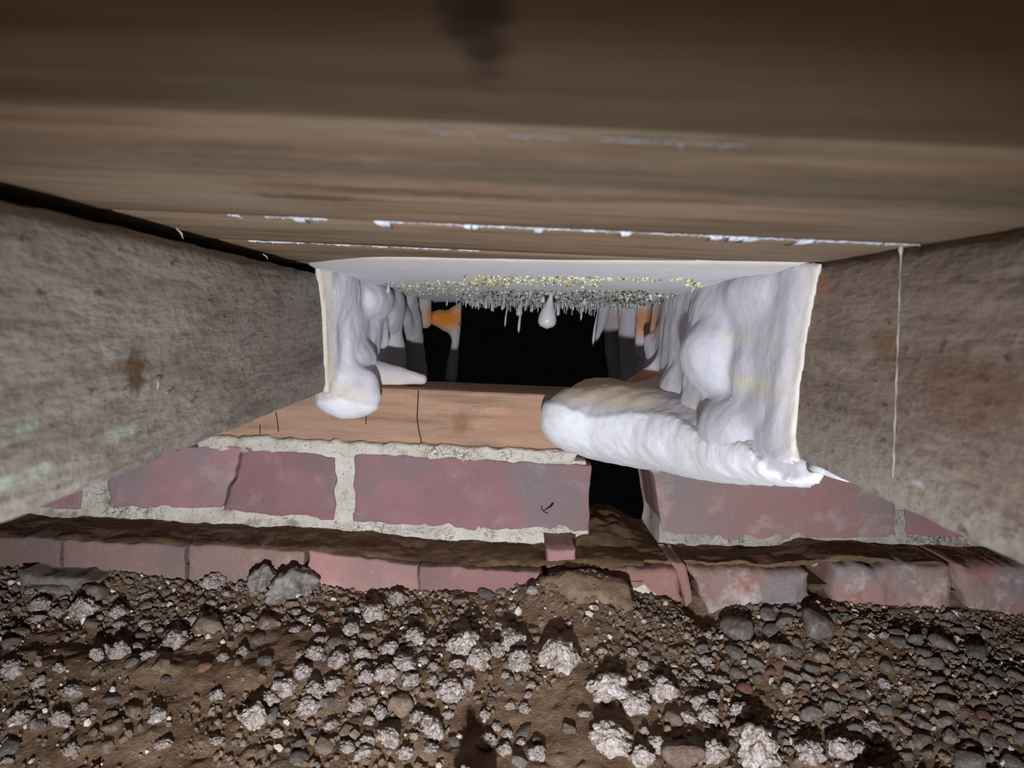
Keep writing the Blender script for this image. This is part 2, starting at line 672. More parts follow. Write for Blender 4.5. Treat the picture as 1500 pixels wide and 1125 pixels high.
# ---- timber wall plate
ptl, ptr = A(-60, 0, YP), A(1500, 0, YP)
V, fc = prism((-.52, YP, JB + .0005), (.56, YP, JB + .0005), (.56, YP, -.1285), (-.52, YP, -.1285), 0.098, 60, 8, 3, .0025, .0006, .0006, 4)
plate = obj('wall_plate', V, fc, m_plate)
tag(plate, 'pinkish-brown timber wall plate lying on the brickwork under the joists', 'timber')
# fine dark cracks down the face of the plate
m_crack = plain('crack_dark', [(0.3, srgb(40, 28, 22)), (0.7, srgb(52, 38, 30))], 60)
for pts in ([(613, 572), (612, 590), (611, 612), (613, 628), (617, 645), (616, 652)], [(537, 600), (536, 622)],
            [(381, 622), (381, 648)], [(404, 604), (406, 615), (408, 632)]):
    P = [A(x, y, YP - 0.0006) for x, y in pts]
    V, fc = tube(P, [0.0006 if len(pts) > 3 else 0.0005] * len(P), 6)
    obj('crack', V, fc, m_crack, plate)

# ---- the brick wall
wall = tag(empty('wall_back', (0, YW, -0.25)), kind='structure')


def quad(pts, Y):
    return [A(x, y, Y) for x, y in pts]


upper = [  # corners in reading order TL TR BR BL
    ([(-160, 640), (120, 648), (118, 745), (-165, 735)], m_brick, 3),
    ([(150, 652), (357, 656), (324, 743), (160, 744)], m_brick, 11),
    ([(361, 655), (494, 669), (489, 762), (328, 746)], m_brick, 11),
    ([(521, 663), (866, 683), (864, 789), (517, 764)], m_brick, 13),
    ([(955, 687), (1311, 692), (1312, 788), (972, 794)], m_brick2, 14),
    ([(1328, 694), (1640, 702), (1640, 790), (1326, 786)], m_brick, 15),
]
for q, m, sd in upper:
    V, fc = prism(*quad(q, YW), 0.105, 34, 14, 4, .0016, .0008, .0040 if sd == 11 else .0028, sd)
    obj('brick', V, fc, m, wall)
lower = [
    ([(-170, 778), (-84, 782), (-84, 905), (-170, 900)], m_brick3b, 20, .0022, YL),
    ([(-80, 783), (87, 790), (86, 905), (-82, 900)], m_brick3b, 21, .0022, YL),
    ([(90, 791), (271, 801), (268, 910), (90, 905)], m_brick3b, 22, .0022, YL),
    ([(275, 798), (446, 808), (444, 910), (276, 905)], m_brick3b, 23, .0022, YL),
    ([(451, 807), (612, 829), (611, 930), (450, 915)], m_brick3, 24, .0022, YL),
    ([(614, 829), (795, 840), (797, 935), (614, 930)], m_brick3, 25, .0022, YL),
    ([(801, 806), (845, 808), (842, 900), (801, 900)], m_brick3, 26, .003, YL + .008),
    ([(838, 826), (994, 836), (1010, 925), (830, 925)], m_brick5, 27, .005, YL + .006),
    ([(1008, 833), (1188, 839), (1206, 870), (1192, 892), (1062, 912), (1012, 868)], m_brick4, 28, .008, YL),
    ([(1228, 832), (1396, 831), (1398, 912), (1218, 908)], m_brick4, 29, .007, YL),
    ([(1404, 831), (1580, 834), (1580, 930), (1420, 926)], m_brick4, 30, .008, YL),
]
for q, m, sd, rn, Y in lower:
    fn = None
    if sd == 28:
        q = [q[0], q[1], (1200, 905), (1022, 905)]

        def fn(P, u, v):
            low = 1 - v
            P[..., 0] += 0.012 * low * (1 - u) ** 2 - 0.004 * np.sin(v * 3.1) * u
            P[..., 2] += 0.006 * low * u
            P[..., 1] += 0.005 * fbm(P, 45, 3, 77) + .0025 * np.abs(fbm(P, 110, 3, 78))
            return P
    elif sd in (27, 29, 30):
        def fn(P, u, v):
            P[..., 1] += 0.005 * fbm(P, 38, 3, 70) + .0025 * np.abs(fbm(P, 110, 3, 71))
            return P
    dep = 0.105 if sd < 28 else 0.10
    V, fc = prism(*quad(q, Y), dep, 44, 26, 5, rn, .0022 if sd > 26 else .0012, .004 if sd > 26 else .0022, sd, fn)
    obj('brick', V, fc, m, wall)
# the split-off flake at the end of the broken brick
V, fc = prism(*quad([(984, 824), (1003, 822), (1013, 884), (1005, 892)], YL + .001), .06, 8, 16, 4, .003, .0018, .004, 61)
obj('brick_flake', V, fc, m_brick4, wall)


# mortar: upper joints, the bed under them with its ragged lip, the bedding under the plate
def bed_fn(k, lipz):
    def fn(P, u, v):
        n = fbm(P * np.array([1, 0, 1]), 42, 4, 90 + k)
        lip = np.exp(-((v - 0.08) / 0.11) ** 2)
        P[..., 1] -= lip * (0.006 + 0.010 * n)
        P[..., 1] += 0.0022 * fbm(P * np.array([1, 0, 1]), 130, 4, 95 + k, .65)
        if k == 1:
            c0, c1 = A(359, 655, YW), A(326, 745, YW)
            t = np.clip((P[..., 2] - c1[2]) / (c0[2] - c1[2]), -.2, 1.1)
            d = np.abs(P[..., 0] - (c1[0] + (c0[0] - c1[0]) * t)) + np.where((t < -.02) | (t > 1.0), 1, 0)
            P[..., 1] += 0.03 * sstep(.009, .005, d)
        P[..., 2] += np.where(v < 0.25, 0.0065 * fbm(P * np.array([1, 0, 0]), 65, 4, 99 + k, .6) * (1 - v * 4), 0)
        return P
    return fn


V, fc = prism(*quad([(-190, 634), (859, 676), (862, 800), (-190, 772)], YW + .0022), .09, 230, 34, 2, .0015, .0012, .001, 41, bed_fn(1, 0))
obj('mortar', V, fc, m_mortar, wall)
V, fc = prism(*quad([(976, 684), (1640, 694), (1640, 812), (962, 806)], YW + .0022), .09, 150, 34, 2, .0015, .0012, .001, 42, bed_fn(2, 0))
obj('mortar', V, fc, m_mortar2, wall)


def rough_fn(a, s, k):
    def fn(P, u, v):
        P[..., 1] += a * fbm(P * np.array([1, 0, 1]), s, 4, k)
        return P
    return fn


V, fc = prism(*quad([(280, 637), (850, 662), (838, 680), (290, 660)], YW + .0005), .06, 90, 6, 2, .003, .001, .004, 43, rough_fn(.004, 70, 5))
obj('mortar_bedding', V, fc, m_mortar, wall)
V, fc = prism(*quad([(940, 678), (1230, 686), (1228, 697), (952, 692)], YW + .001), .06, 60, 6, 2, .003, .001, .004, 44, rough_fn(.004, 70, 6))
obj('mortar_bedding', V, fc, m_mortar2, wall)
# wedge of mortar between two limed footing bricks, and mortar smeared on the broken brick
V, fc = prism(*quad([(1184, 808), (1244, 810), (1216, 862), (1204, 860)], YL + .046), .05, 10, 8, 3, .004, .003, .003, 45)
obj('mortar', V, fc, m_mortar2, wall)
V, fc = prism(*quad([(898, 862), (950, 850), (988, 896), (962, 896)], YL + .0045), .02, 24, 16, 2, .005, .003, .007, 46)
obj('mortar', V, fc, m_mortar, wall)

# brown dirt lying on the ledge of the footing
xs, ys = np.linspace(-.62, .62, 420), np.linspace(YL + .001, YW + .10, 60)
X, Y = np.meshgrid(xs, ys, indexing='ij')
Z = -0.2185 + 0.004 * fbm(np.stack([X, Y * 1.2, X * 0], -1), 40, 4, 51) + 0.0012 * fbm(np.stack([X, Y, X * 0], -1), 220, 3, 52)
lz = np.interp(X[:, 0], [-.6, -.40, -.27, -.17, -.08, -.02, .035, .045, .15, .17, .275, .30, .6],
               [-.212, -.2115, -.2125, -.2130, -.2175, -.2205, -.2195, -.2175, -.2160, -.2150, -.2130, -.2065, -.2065])
Z += (lz + 0.2185)[:, None]
gap = np.exp(-((X - .107) / .034) ** 4) * sstep(YW - .03, YW + .03, Y)
Z += 0.016 * gap + 0.006 * gap * fbm(np.stack([X, Y, X * 0], -1), 60, 3, 3)
Z -= 0.003 * sstep(YL + .008, YL + .001, Y)
Y = np.where(X > .135, np.maximum(Y, YL + .013 + .003 * fbm(np.stack([X, X * 0, X * 0], -1), 60, 3, 9)), np.maximum(Y, YL + .0022))
Z -= 0.004 * np.exp(-((X - .2) / .06) ** 2) * 0
V = np.stack([X, Y, Z], -1).reshape(-1, 3)
B = V.copy()
B[:, 2] = -0.232
f = grid_faces(len(xs), len(ys))
obj('ledge_dirt', np.concatenate([V, B]), f.tolist() + (f[:, ::-1] + len(V)).tolist(), m_dirt, wall)

# ------------------------------------------------------------------ the soil
gx = [-.75, -.44, -.30, -.17, -.07, -.01, .04, .075, .13, .19, .24, .33, .45, .75]
gz = [-.238, -.241, -.246, -.248, -.249, -.247, -.243, -.238, -.246, -.256, -.250, -.246, -.250, -.25]


def ground(x, y):
    x, y = np.asarray(x, float), np.asarray(y, float)
    P = np.stack([x, y, x * 0], -1)
    z = np.interp(x, gx, gz) - 0.20 * np.clip(0.71 - y, -0.04, 0.24) - 0.05 * np.clip(0.52 - y, 0, .5)
    z = z + 0.006 * fbm(P, 9, 2, 61) + 0.0038 * fbm(P, 34, 3, 62)
    z = z + 0.016 * np.exp(-((x - .072) / .044) ** 4 - ((y - .695) / .034) ** 2)
    z = z + 0.003 * np.exp(-((x - .10) / .05) ** 2 - ((y - .66) / .03) ** 2)
    z = z - 0.018 * np.exp(-((x - .187) / .016) ** 2 - ((y - .712) / .02) ** 2)
    z = z + 0.010 * np.exp(-((x + .185) / .03) ** 2 - ((y - .705) / .02) ** 2)
    z = z + 0.006 * np.exp(-((x + .24) / .16) ** 2 - ((y - .585) / .016) ** 2) * sstep(.56, .575, y)
    # a band where the crumbs have piled up
    z = z + 0.007 * np.exp(-((x + .06) / .14) ** 2 - ((y - .60) / .05) ** 2)
    return z


def hit(px, py):
    d = np.array(ray(px, py))
    Ys = np.linspace(0.40, 0.78, 400)
    P = d[None] * Ys[:, None]
    g_ = ground(P[:, 0], P[:, 1])
    below = np.where(P[:, 2] < g_)[0]
    k = below[0] if len(below) else len(Ys) - 1
    return np.array([P[k, 0], P[k, 1], g_[k]])


g = G('soil', 0.95, 0.15)
c = g.ramp(g.noise(28, 6, None, 0.7), [(0.30, srgb(96, 74, 56)), (0.5, srgb(136, 108, 84)), (0.68, srgb(164, 138, 114))])
c = g.mix(g.ramp(g.noise(330, 4, None, 0.7), [(0.58, 0.0), (0.75, 0.7)]), c, srgb(186, 164, 142))
c = g.mix(g.ramp(g.noise(150, 3, g.coord(loc=(4, 4, 0)), 0.7), [(0.25, 0.6), (0.42, 0.0)]), c, srgb(84, 64, 48))
g.col(c)
g.bump(g.noise(620, 4, None, 0.7), 0.0016, 0.9)
g.bump(g.noise(170, 5, None, 0.7), 0.004, 0.8)
m_soil = g.m
xs, ys = np.arange(-.75, .7501, .0028), np.arange(.10, .8301, .0028)
X, Y = np.meshgrid(xs, ys, indexing='ij')
P = np.stack([X, Y, X * 0], -1)
Z = ground(X, Y) + 0.0034 * fbm(P, 100, 3, 64) + 0.0022 * np.abs(fbm(P, 190, 2, 65)) - .001
soil = obj('floor', np.stack([X, Y, Z], -1).reshape(-1, 3), grid_faces(len(xs), len(ys)), m_soil)
tag(soil, kind='structure')

# ---- loose pieces
g = G('clod_pale', 0.95, 0.15)
c = g.ramp(g.noise(3.2, 4, None, 0.6), [(0.36, srgb(188, 162, 142)), (0.5, srgb(222, 206, 194)), (0.66, srgb(238, 231, 226))])
c = g.mix(g.ramp(g.noise(2.3, 5, g.coord(loc=(3, 1, 4)), 0.65), [(0.36, 0.7), (0.50, 0.0)]), c, srgb(150, 122, 98))
g.col(c)
g.bump(g.noise(5, 5, None, 0.7), 0.004, 0.8)
g.bump(g.vor(6), 0.004, 0.6)
m_clod = g.m
m_crumb = plain('soil_crumb', [(0.3, srgb(104, 84, 66)), (0.55, srgb(136, 114, 94)), (0.75, srgb(162, 140, 120))], 60, bump=(300, 0.001))
m_stone_g = plain('stone_grey', [(0.3, srgb(104, 94, 84)), (0.5, srgb(138, 126, 116)), (0.7, srgb(172, 162, 152))], 2.6, bump=(9, 0.003), rnd=.2)
m_stone_b = plain('stone_brown', [(0.3, srgb(116, 92, 74)), (0.5, srgb(154, 130, 112)), (0.7, srgb(184, 162, 144))], 2.6, bump=(9, 0.003), rnd=.2)
m_chip = plain('brick_chip', [(0.3, srgb(124, 88, 74)), (0.6, srgb(160, 112, 96))], 60, bump=(300, 0.0010), rnd=.15)
m_slate = plain('slate_dark', [(0.3, srgb(92, 80, 70)), (0.55, srgb(138, 128, 120)), (0.75, srgb(164, 156, 152))], 60, bump=(200, 0.004))
m_clay = plain('clay_lump', [(0.3, srgb(112, 90, 68)), (0.55, srgb(150, 124, 100)), (0.75, srgb(172, 148, 124))], 60, bump=(280, 0.002))

v4, f4 = ico(4)
v3, f3 = ico(3)
v2, f2 = ico(2)


def clod_mesh(sd, k=110):
    r = np.random.RandomState(sd)
    d = r.normal(size=(k, 3))
    d /= np.linalg.norm(d, axis=1)[:, None]
    w = r.uniform(.10, .30, k)
    hgt = r.uniform(.08, .30, k)
    a = np.arccos(np.clip(v4 @ d.T, -1, 1))
    b = np.sqrt(np.clip(1 - (a / w) ** 2, 0, 1)) * hgt
    R = 0.74 + 0.20 * fbm(v4 + sd, 1.3, 2, sd) + b.max(1) + 0.10 * fbm(v4 + sd, 7, 3, sd + 1) + 0.22 * fbm(v4 + sd * 3, 1.9, 2, sd + 5)
    V = v4 * R[:, None]
    V[:, 2] = np.maximum(V[:, 2] * 0.8, -0.55)
    return mesh('clod', V, f4, m_clod)


def stone_mesh(sd, m, flat=0.65, facets=12, name='stone', lo=.62):
    r = np.random.RandomState(sd)
    d = r.normal(size=(facets, 3))
    d /= np.linalg.norm(d, axis=1)[:, None]
    h = r.uniform(lo, 1.0, facets)
    dots = v3 @ d.T
    R = np.min(np.where(dots > 0.05, h / np.maximum(dots, 0.05), 9), axis=1)
    R = np.minimum(R, 1.15) * (1 + 0.14 * fbm(v3 + sd, 2.6, 4, sd, .6))
    V = v3 * R[:, None]
    V[:, 2] *= flat
    return mesh(name, V, f3, m)


CLODS = [clod_mesh(100 + k) for k in range(6)]
SG = [stone_mesh(200 + k, m_stone_g) for k in range(4)]
SB = [stone_mesh(220 + k, m_stone_b) for k in range(4)]
SC = [stone_mesh(240 + k, m_chip, .6, 9) for k in range(2)]
KIND = {'c': (CLODS, 'clod', 'clod'), 'g': (SG, 'stone', 'stone'), 'b': (SB, 'stone', 'stone'), 'r': (SC, 'brick_chip', 'brick chip')}
ITEMS = []


def put(px, py, w, k, label, group, hr=0.85, rz=None, fl=1.0):
    """a loose piece whose middle shows at px, py and which looks w pixels wide"""
    p = hit(px, py + 0.30 * w * hr)
    r = 0.5 * w * p[1] / F * 1.0
    ms, nm, cat = KIND[k]
    rs = random.Random(int(px * 31 + py * 17))
    o = link(nm, rs.choice(ms))
    s = r * (1.04 if k == 'c' and w < 90 else (0.92 if k == 'c' else 1.02))
    o.scale = (s * rs.uniform(.9, 1.15), s * rs.uniform(.75, 1.0), s * rs.uniform(.85, 1.1) * hr / 0.85 * fl)
    o.rotation_euler = (rs.uniform(-.25, .25), rs.uniform(-.25, .25), rs.uniform(0, 6.28) if rz is None else rz)
    o.location = (p[0], p[1] + 0.25 * r, p[2] + (0.40 if k == 'c' else 0.30) * r * hr)
    tag(o, label, cat, group)
    ITEMS.append((p[0], p[1], r))
    return o


gc = 'pale crumbly clods on the soil'
gs = 'stones lying on the soil'
BIG = [
    (820, 960, 72, 'c', 'largest crumbly pale clod in the middle, round, below the brown clay mound'),
    (890, 1007, 66, 'c', 'wide pale clod right of centre with a lobed top, left of a smaller partner'),
    (930, 1028, 50, 'c', 'low pale clod joined to the lower right of the wide lobed clod'),
    (970, 1010, 52, 'c', 'pale angular clod standing right of the wide lobed clod'),
    (897, 1083, 66, 'c', 'pale whitish clod near the bottom, below the wide lobed clod'),
    (545, 898, 40, 'c', 'round pale clod just under the salmon footing bricks'),
    (680, 942, 62, 'c', 'long pale clod with a notched top, left of the double clod'),
    (700, 965, 44, 'c', 'low greyish clod in front of the long notched clod'),
    (752, 937, 46, 'c', 'upper half of the double clod beside the largest round clod'),
    (728, 952, 32, 'c', 'narrow clod wedged on the left of the double clod'),
    (762, 968, 46, 'c', 'lower half of the double clod touching the largest round clod'),
    (593, 972, 36, 'c', 'white-topped clod in the heap left of centre'),
    (563, 985, 38, 'c', 'white smooth clod in the heap left of the white-topped clod'),
    (536, 992, 30, 'c', 'pale clod at the left end of the heap left of centre'),
    (601, 995, 32, 'c', 'squat clod in front of the white-topped clod'),
    (660, 1013, 46, 'c', 'pale blue-white clod below the greyish low clod'),
    (633, 1065, 46, 'c', 'pale broad clod at the upper edge of the big black shadow'),
    (609, 1050, 24, 'c', 'small bright clod just left of the broad clod by the black shadow'),
    (523, 1033, 32, 'c', 'pale clod left of the small pair of clods in the lower left middle'),
    (557, 1043, 28, 'c', 'flat white clod right of the pale clod in the lower left middle'),
    (569, 1080, 36, 'c', 'pale brownish clod left of the broad clod by the black shadow'),
    (592, 1104, 26, 'c', 'small bright clod at the bottom, left edge of the big black shadow'),
    (530, 1104, 30, 'c', 'pale clod at the bottom left of the small bright bottom clod'),
    (713, 1086, 32, 'c', 'lone pale clod lit inside the big black shadow'),
    (960, 1091, 34, 'c', 'pale clod between the bottom whitish clod and the flat brown stone'),
    (940, 1109, 46, 'c', 'greyish clod at the bottom edge left of the flat brown stone'),
    (1003, 1104, 66, 'b', 'large smooth flat brown stone at the bottom edge'),
    (1113, 1096, 82, 'c', 'biggest bumpy clod at the bottom edge, right of the flat brown stone'),
    (1047, 1102, 46, 'c', 'bumpy clod leaning on the flat brown stone at the bottom'),
    (1077, 1076, 24, 'c', 'small clod on top between two bumpy bottom clods'),
    (1187, 1104, 50, 'c', 'nodular clod just right of the biggest bumpy clod at the bottom'),
    (1233, 1096, 46, 'c', 'rounded nodular clod with a peak in the bottom row'),
    (1260, 1099, 40, 'c', 'end clod of the bottom nodular row, by the big shadow at right'),
    (118, 892, 46, 'c', 'pointed pale clod below the dark slate piece'),
    (57, 887, 32, 'c', 'flat pale clod under the left end of the slate piece'),
    (170, 897, 32, 'c', 'pale clod right of the pointed clod under the slate piece'),
    (254, 936, 40, 'c', 'pale clod with a forked foot, left of the flat tilted brown stone'),
    (173, 953, 36, 'c', 'jagged pale clod right of its small neighbour at mid left'),
    (140, 958, 26, 'c', 'small pale clod touching the jagged clod at mid left'),
    (303, 914, 52, 'b', 'flat tilted brown stone under the left footing bricks'),
    (389, 912, 34, 'b', 'round brown stone right of the flat tilted stone'),
    (368, 898, 24, 'b', 'small round stone behind the round brown stone'),
    (370, 1050, 50, 'c', 'bright pale clod beside a long black shadow, lower left'),
    (393, 1023, 32, 'c', 'upright knob of clod standing on the bright clod at lower left'),
    (417, 1006, 40, 'c', 'pale hollow clod above the upright knob'),
    (460, 1014, 38, 'c', 'long pale clod right of the hollow clod'),
    (450, 1036, 38, 'c', 'low pale clod under the long clod at lower left'),
    (460, 957, 34, 'c', 'pale clod in the left end of the crumb band'),
    (494, 966, 34, 'c', 'round pale clod second in the crumb band'),
    (442, 985, 30, 'c', 'flat pale clod below the left end of the crumb band'),
    (485, 1002, 32, 'c', 'white clod under the round second clod of the crumb band'),
    (87, 1052, 34, 'c', 'white-capped clod alone on bare soil at far left'),
    (230, 1048, 30, 'c', 'pale tilted clod alone on the bare soil, left'),
    (103, 1098, 28, 'c', 'low pale clod at bottom left behind a brown stone'),
    (128, 1093, 20, 'b', 'small brown stone beside the low clod at bottom left'),
    (155, 1092, 24, 'b', 'flat grey-brown pebble right of the brown stone at bottom left'),
    (13, 940, 30, 'g', 'smooth grey stone at the left edge'),
    (17, 980, 36, 'c', 'flat pale clod under the smooth grey stone at the left edge'),
    (133, 867, 56, 'b', 'brown block of stone at the right end of the slate piece'),
    (310, 852, 36, 'c', 'dull clod against the left footing bricks'),
    (1083, 918, 58, 'g', 'angular grey stone below the whitest limed brick'),
    (1126, 899, 30, 'g', 'pointed grey stone leaning on the whitest limed brick'),
    (1150, 908, 32, 'g', 'grey stone right of the pointed leaning stone'),
    (1197, 908, 62, 'g', 'widest dark grey stone between two limed bricks'),
    (1130, 921, 28, 'g', 'grey pebble right of the angular stone below the limed brick'),
    (1142, 948, 34, 'g', 'flat pale grey stone below the angular stone'),
    (1202, 958, 34, 'b', 'brown flat stone alone below the widest dark stone'),
    (1265, 968, 20, 'g', 'pale small round stone right of the brown flat stone'),
    (1130, 983, 20, 'r', 'orange brick chip on the brown soil right of centre'),
    (1090, 1007, 24, 'r', 'dull red chip below left of the orange chip'),
    (1175, 1017, 20, 'r', 'pale red chip right of the white pebble'),
    (1154, 1009, 24, 'c', 'white pebble-like clod between two red chips'),
    (1382, 939, 38, 'g', 'grey stone under the right end limed brick'),
    (1430, 953, 42, 'g', 'dark faceted stone far right under the brick'),
    (1342, 935, 30, 'g', 'flat grey stone left of the right end stones'),
    (1353, 954, 27, 'g', 'grey stone below the flat grey stone at right'),
    (1370, 970, 30, 'g', 'stacked grey stone in the right-hand rubble'),
    (1315, 927, 24, 'g', 'small stone at the foot of the square limed brick'),
    (1373, 995, 22, 'g', 'pale blue-grey stone in the middle of the right rubble'),
    (1388, 1012, 28, 'b', 'blurred brown stone in the right rubble'),
    (1390, 1030, 34, 'g', 'smooth grey stone under the blurred brown stone'),
    (1353, 1058, 28, 'g', 'pale upright stone alone at lower right'),
    (1423, 1112, 50, 'g', 'large round grey stone at the lower right edge'),
    (1447, 1084, 28, 'g', 'pale stone above the large round stone at lower right'),
    (1484, 1116, 32, 'g', 'pale stone in the bottom right corner'),
    (1497, 1080, 28, 'g', 'whitish stone at the right edge near the bottom'),
    (1026, 1030, 32, 'c', 'pale round clod left of the clod pair above the bottom row'),
    (1045, 1022, 26, 'c', 'upper clod of the pair above the bumpy bottom row'),
    (1037, 1048, 44, 'c', 'low clod half in shadow above the bumpy bottom row'),
    (1087, 1041, 36, 'c', 'greyish clod sunk in shadow right of the low clod'),
    (1190, 1046, 32, 'g', 'long grey stone at the edge of the big right shadow'),
    (1217, 1033, 26, 'g', 'pale grey stone above the long stone by the right shadow'),
    (1083, 984, 26, 'g', 'squarish grey stone left of the orange chip'),
    (1108, 971, 28, 'g', 'rounded grey stone above the squarish stone'),
    (1078, 953, 32, 'g', 'flat dull stone below left of the flat pale grey stone'),
    (985, 1050, 30, 'b', 'dark brown stone behind the angular clod right of centre'),
    (944, 1073, 18, 'c', 'tiny pale clod right of the bottom whitish clod'),
    (712, 868, 26, 'g', 'grey stone against the salmon brick, larger of two'),
    (734, 866, 18, 'g', 'small grey stone touching the larger one by the salmon brick'),
    (672, 880, 24, 'b', 'brown pebble under the salmon bricks'),
    (783, 922, 18, 'b', 'rounded stone above the largest round clod'),
    (587, 1030, 42, 'b', 'smooth brown stone half hidden below the heap left of centre'),
    (536, 930, 26, 'b', 'brownish stone under the round clod by the bricks'),
    (608, 932, 34, 'c', 'pale clod above the heap left of centre'),
    (513, 922, 26, 'c', 'pale clod left of the brownish stone by the bricks'),
    (570, 950, 30, 'c', 'brown-tinged clod over the heap left of centre'),
    (528, 957, 32, 'c', 'spiky pale clod near the round second clod of the band'),
    (692, 1162, 92, 'c', 'tall bright clod cut by the bottom edge, under the big black shadow'),  # made taller for the big shadow it throws
    (1292, 1166, 92, 'c', 'added tall clod at the bottom right edge whose shadow darkens the rubble'),  # added mostly below the frame to throw shadow over the rubble
    (580, 877, 30, 'c', 'crumbly piece right of the round clod under the salmon bricks'),
]
for (px, py, w, k, lab) in BIG:
    put(px, py, w, k, lab, gc if k == 'c' else gs, 1.35 if w > 90 else .85)

# three odd pieces with shapes of their own, leaning on the footing
Y0 = 0.700
V, fc = prism(*quad([(24, 842), (146, 852), (142, 868), (30, 866)], Y0 - .012), .034, 16, 6, 3, .003, .003, .004, 71, back_shrink=.1)
V = V + np.array([0, 0, .001])
V2, fc2 = prism(*quad([(32, 862), (98, 864), (96, 880), (36, 884)], Y0 - .022), .04, 12, 5, 3, .004, .003, .004, 72)
o = obj('slate_piece', V, fc, m_slate)
tag(o, 'long dark slab of slate lying against the left footing bricks', 'stone')
obj('broken_edge', V2, fc2, m_slate, o)


def lump(name, px, py, w, h, Y, m, sd, label, cat, amp=.35):
    v, f = v4, f4
    r_ = np.random.RandomState(sd)
    dd = r_.normal(size=(16, 3))
    dd /= np.linalg.norm(dd, axis=1)[:, None]
    hh = r_.uniform(.7, 1.05, 16)
    dt = v @ dd.T
    R = np.minimum(np.min(np.where(dt > .05, hh / np.maximum(dt, .05), 9), axis=1), 1.2)
    R = R * (1 + amp * .7 * fbm(v + sd, 1.8, 3, sd) + .16 * fbm(v + sd, 5, 4, sd + 3, .65))
    c = A(px, py, Y)
    V = c + v * R[:, None] * np.array([w, 0.7 * w, h]) * Y / F * .5
    o = obj(name, V, f, m)
    tag(o, label, cat)
    return o


m_rub = plain('rubble', [(0.3, srgb(112, 100, 88)), (0.5, srgb(156, 146, 136)), (0.7, srgb(190, 184, 180))], 2.6, bump=(8, 0.003))
for px, py, w, hr, lab in ((430, 858, 98, .80, 'grey chunk of rubble propped against the left footing bricks'),
                           (384, 852, 60, 1.05, 'smaller knobbly chunk left of the grey rubble chunk')):
    p = at(px, py, .700)
    me = CLODS[1 if w > 60 else 3].copy()
    me.materials[0] = m_rub
    o = link('rubble_chunk', me)
    r = .5 * w * .70 / F
    o.scale = (r * 1.05, r * .62, r * hr)
    o.rotation_euler = (.1, .1, 1.1)
    o.location = p
    tag(o, lab, 'rubble')
lump('clay_lump', 868, 884, 150, 88, .688, m_clay, 83, 'broad brown lump of clay in front of the broken brick', 'clay', .25)

# ---- small stones, one by one, then crumbs too small to count
small = []
tries = 0
while len(small) < 290 and tries < 9000:
    tries += 1
    px, py = random.uniform(0, 1500), random.uniform(862, 1120)
    right = px > 1060
    dens = 1.0 if right else (0.9 if 430 < px < 790 and py < 1100 else (0.8 if py < 930 else 0.28))
    if 760 < px < 1030 and 860 < py < 930:
        dens = 0.05
    if random.random() > dens:
        continue
    p = hit(px, py)
    if p[1] > 0.708:
        continue
    r = random.uniform(.0034, .0068) * (1.1 if right else 1.0)
    if any((p[0] - a) ** 2 + (p[1] - b) ** 2 < (0.85 * (c + r)) ** 2 for a, b, c in ITEMS):
        continue
    ITEMS.append((p[0], p[1], r))
    small.append((p, r, right, px, py))
SMALL = {
    'l': ('small {} stone lost in the crumbs under the left bricks', 'small {} stones under the left bricks'),
    'm': ('small {} stone lost among the pale clods in the middle', 'small {} stones among the middle clods'),
    'r': ('small {} stone lost in the rubble under the limed bricks', 'small {} stones under the limed bricks'),
}
ANCHOR = [(820, 960, 'largest round clod'), (890, 1007, 'wide lobed clod'), (970, 1010, 'angular clod'), (897, 1083, 'whitish bottom clod'),
          (545, 898, 'round clod by the salmon bricks'), (680, 942, 'long notched clod'), (752, 937, 'double clod'),
          (593, 972, 'white-topped clod'), (660, 1013, 'blue-white clod'), (633, 1065, 'broad clod by the black shadow'),
          (523, 1033, 'pale clod at lower left middle'), (1003, 1104, 'flat brown bottom stone'), (1113, 1096, 'biggest bumpy clod'),
          (1187, 1104, 'nodular bottom clod'), (118, 892, 'pointed clod'), (57, 887, 'flat clod under the slate'),
          (170, 897, 'clod next to the pointed one'), (254, 936, 'fork-footed clod'), (173, 953, 'jagged clod'),
          (303, 914, 'flat tilted brown stone'), (389, 912, 'round brown stone'), (370, 1050, 'bright lower left clod'),
          (417, 1006, 'hollow clod'), (460, 957, 'first clod of the crumb band'), (87, 1052, 'white-capped clod'),
          (230, 1048, 'tilted clod on bare soil'), (13, 940, 'smooth grey edge stone'), (1083, 918, 'angular grey stone'),
          (1197, 908, 'widest dark grey stone'), (1142, 948, 'flat pale grey stone'), (1202, 958, 'lone brown flat stone'),
          (1265, 968, 'pale round stone'), (1130, 983, 'orange chip'), (1382, 939, 'grey stone under the end brick'),
          (1430, 953, 'dark faceted stone'), (1353, 1058, 'pale upright stone'), (1423, 1112, 'large round grey stone'),
          (1390, 1030, 'smooth stone in the right rubble'), (1026, 1030, 'pale round clod'), (1190, 1046, 'long grey shadow-edge stone'),
          (1108, 971, 'rounded stone behind the squarish one'), (1315, 927, 'stone at the foot of the square limed brick'),
          (1447, 1084, 'pale lower right stone'), (1484, 1116, 'bottom right corner stone'), (432, 852, 'rubble chunk by the left bricks'),
          (103, 1098, 'low bottom left clod'), (133, 867, 'brown block by the slate'), (712, 868, 'grey stone by the salmon brick')]
DIRS = ['right of', 'behind and right of', 'behind', 'behind and left of', 'left of', 'in front and left of', 'in front of', 'in front and right of']
taken = set()


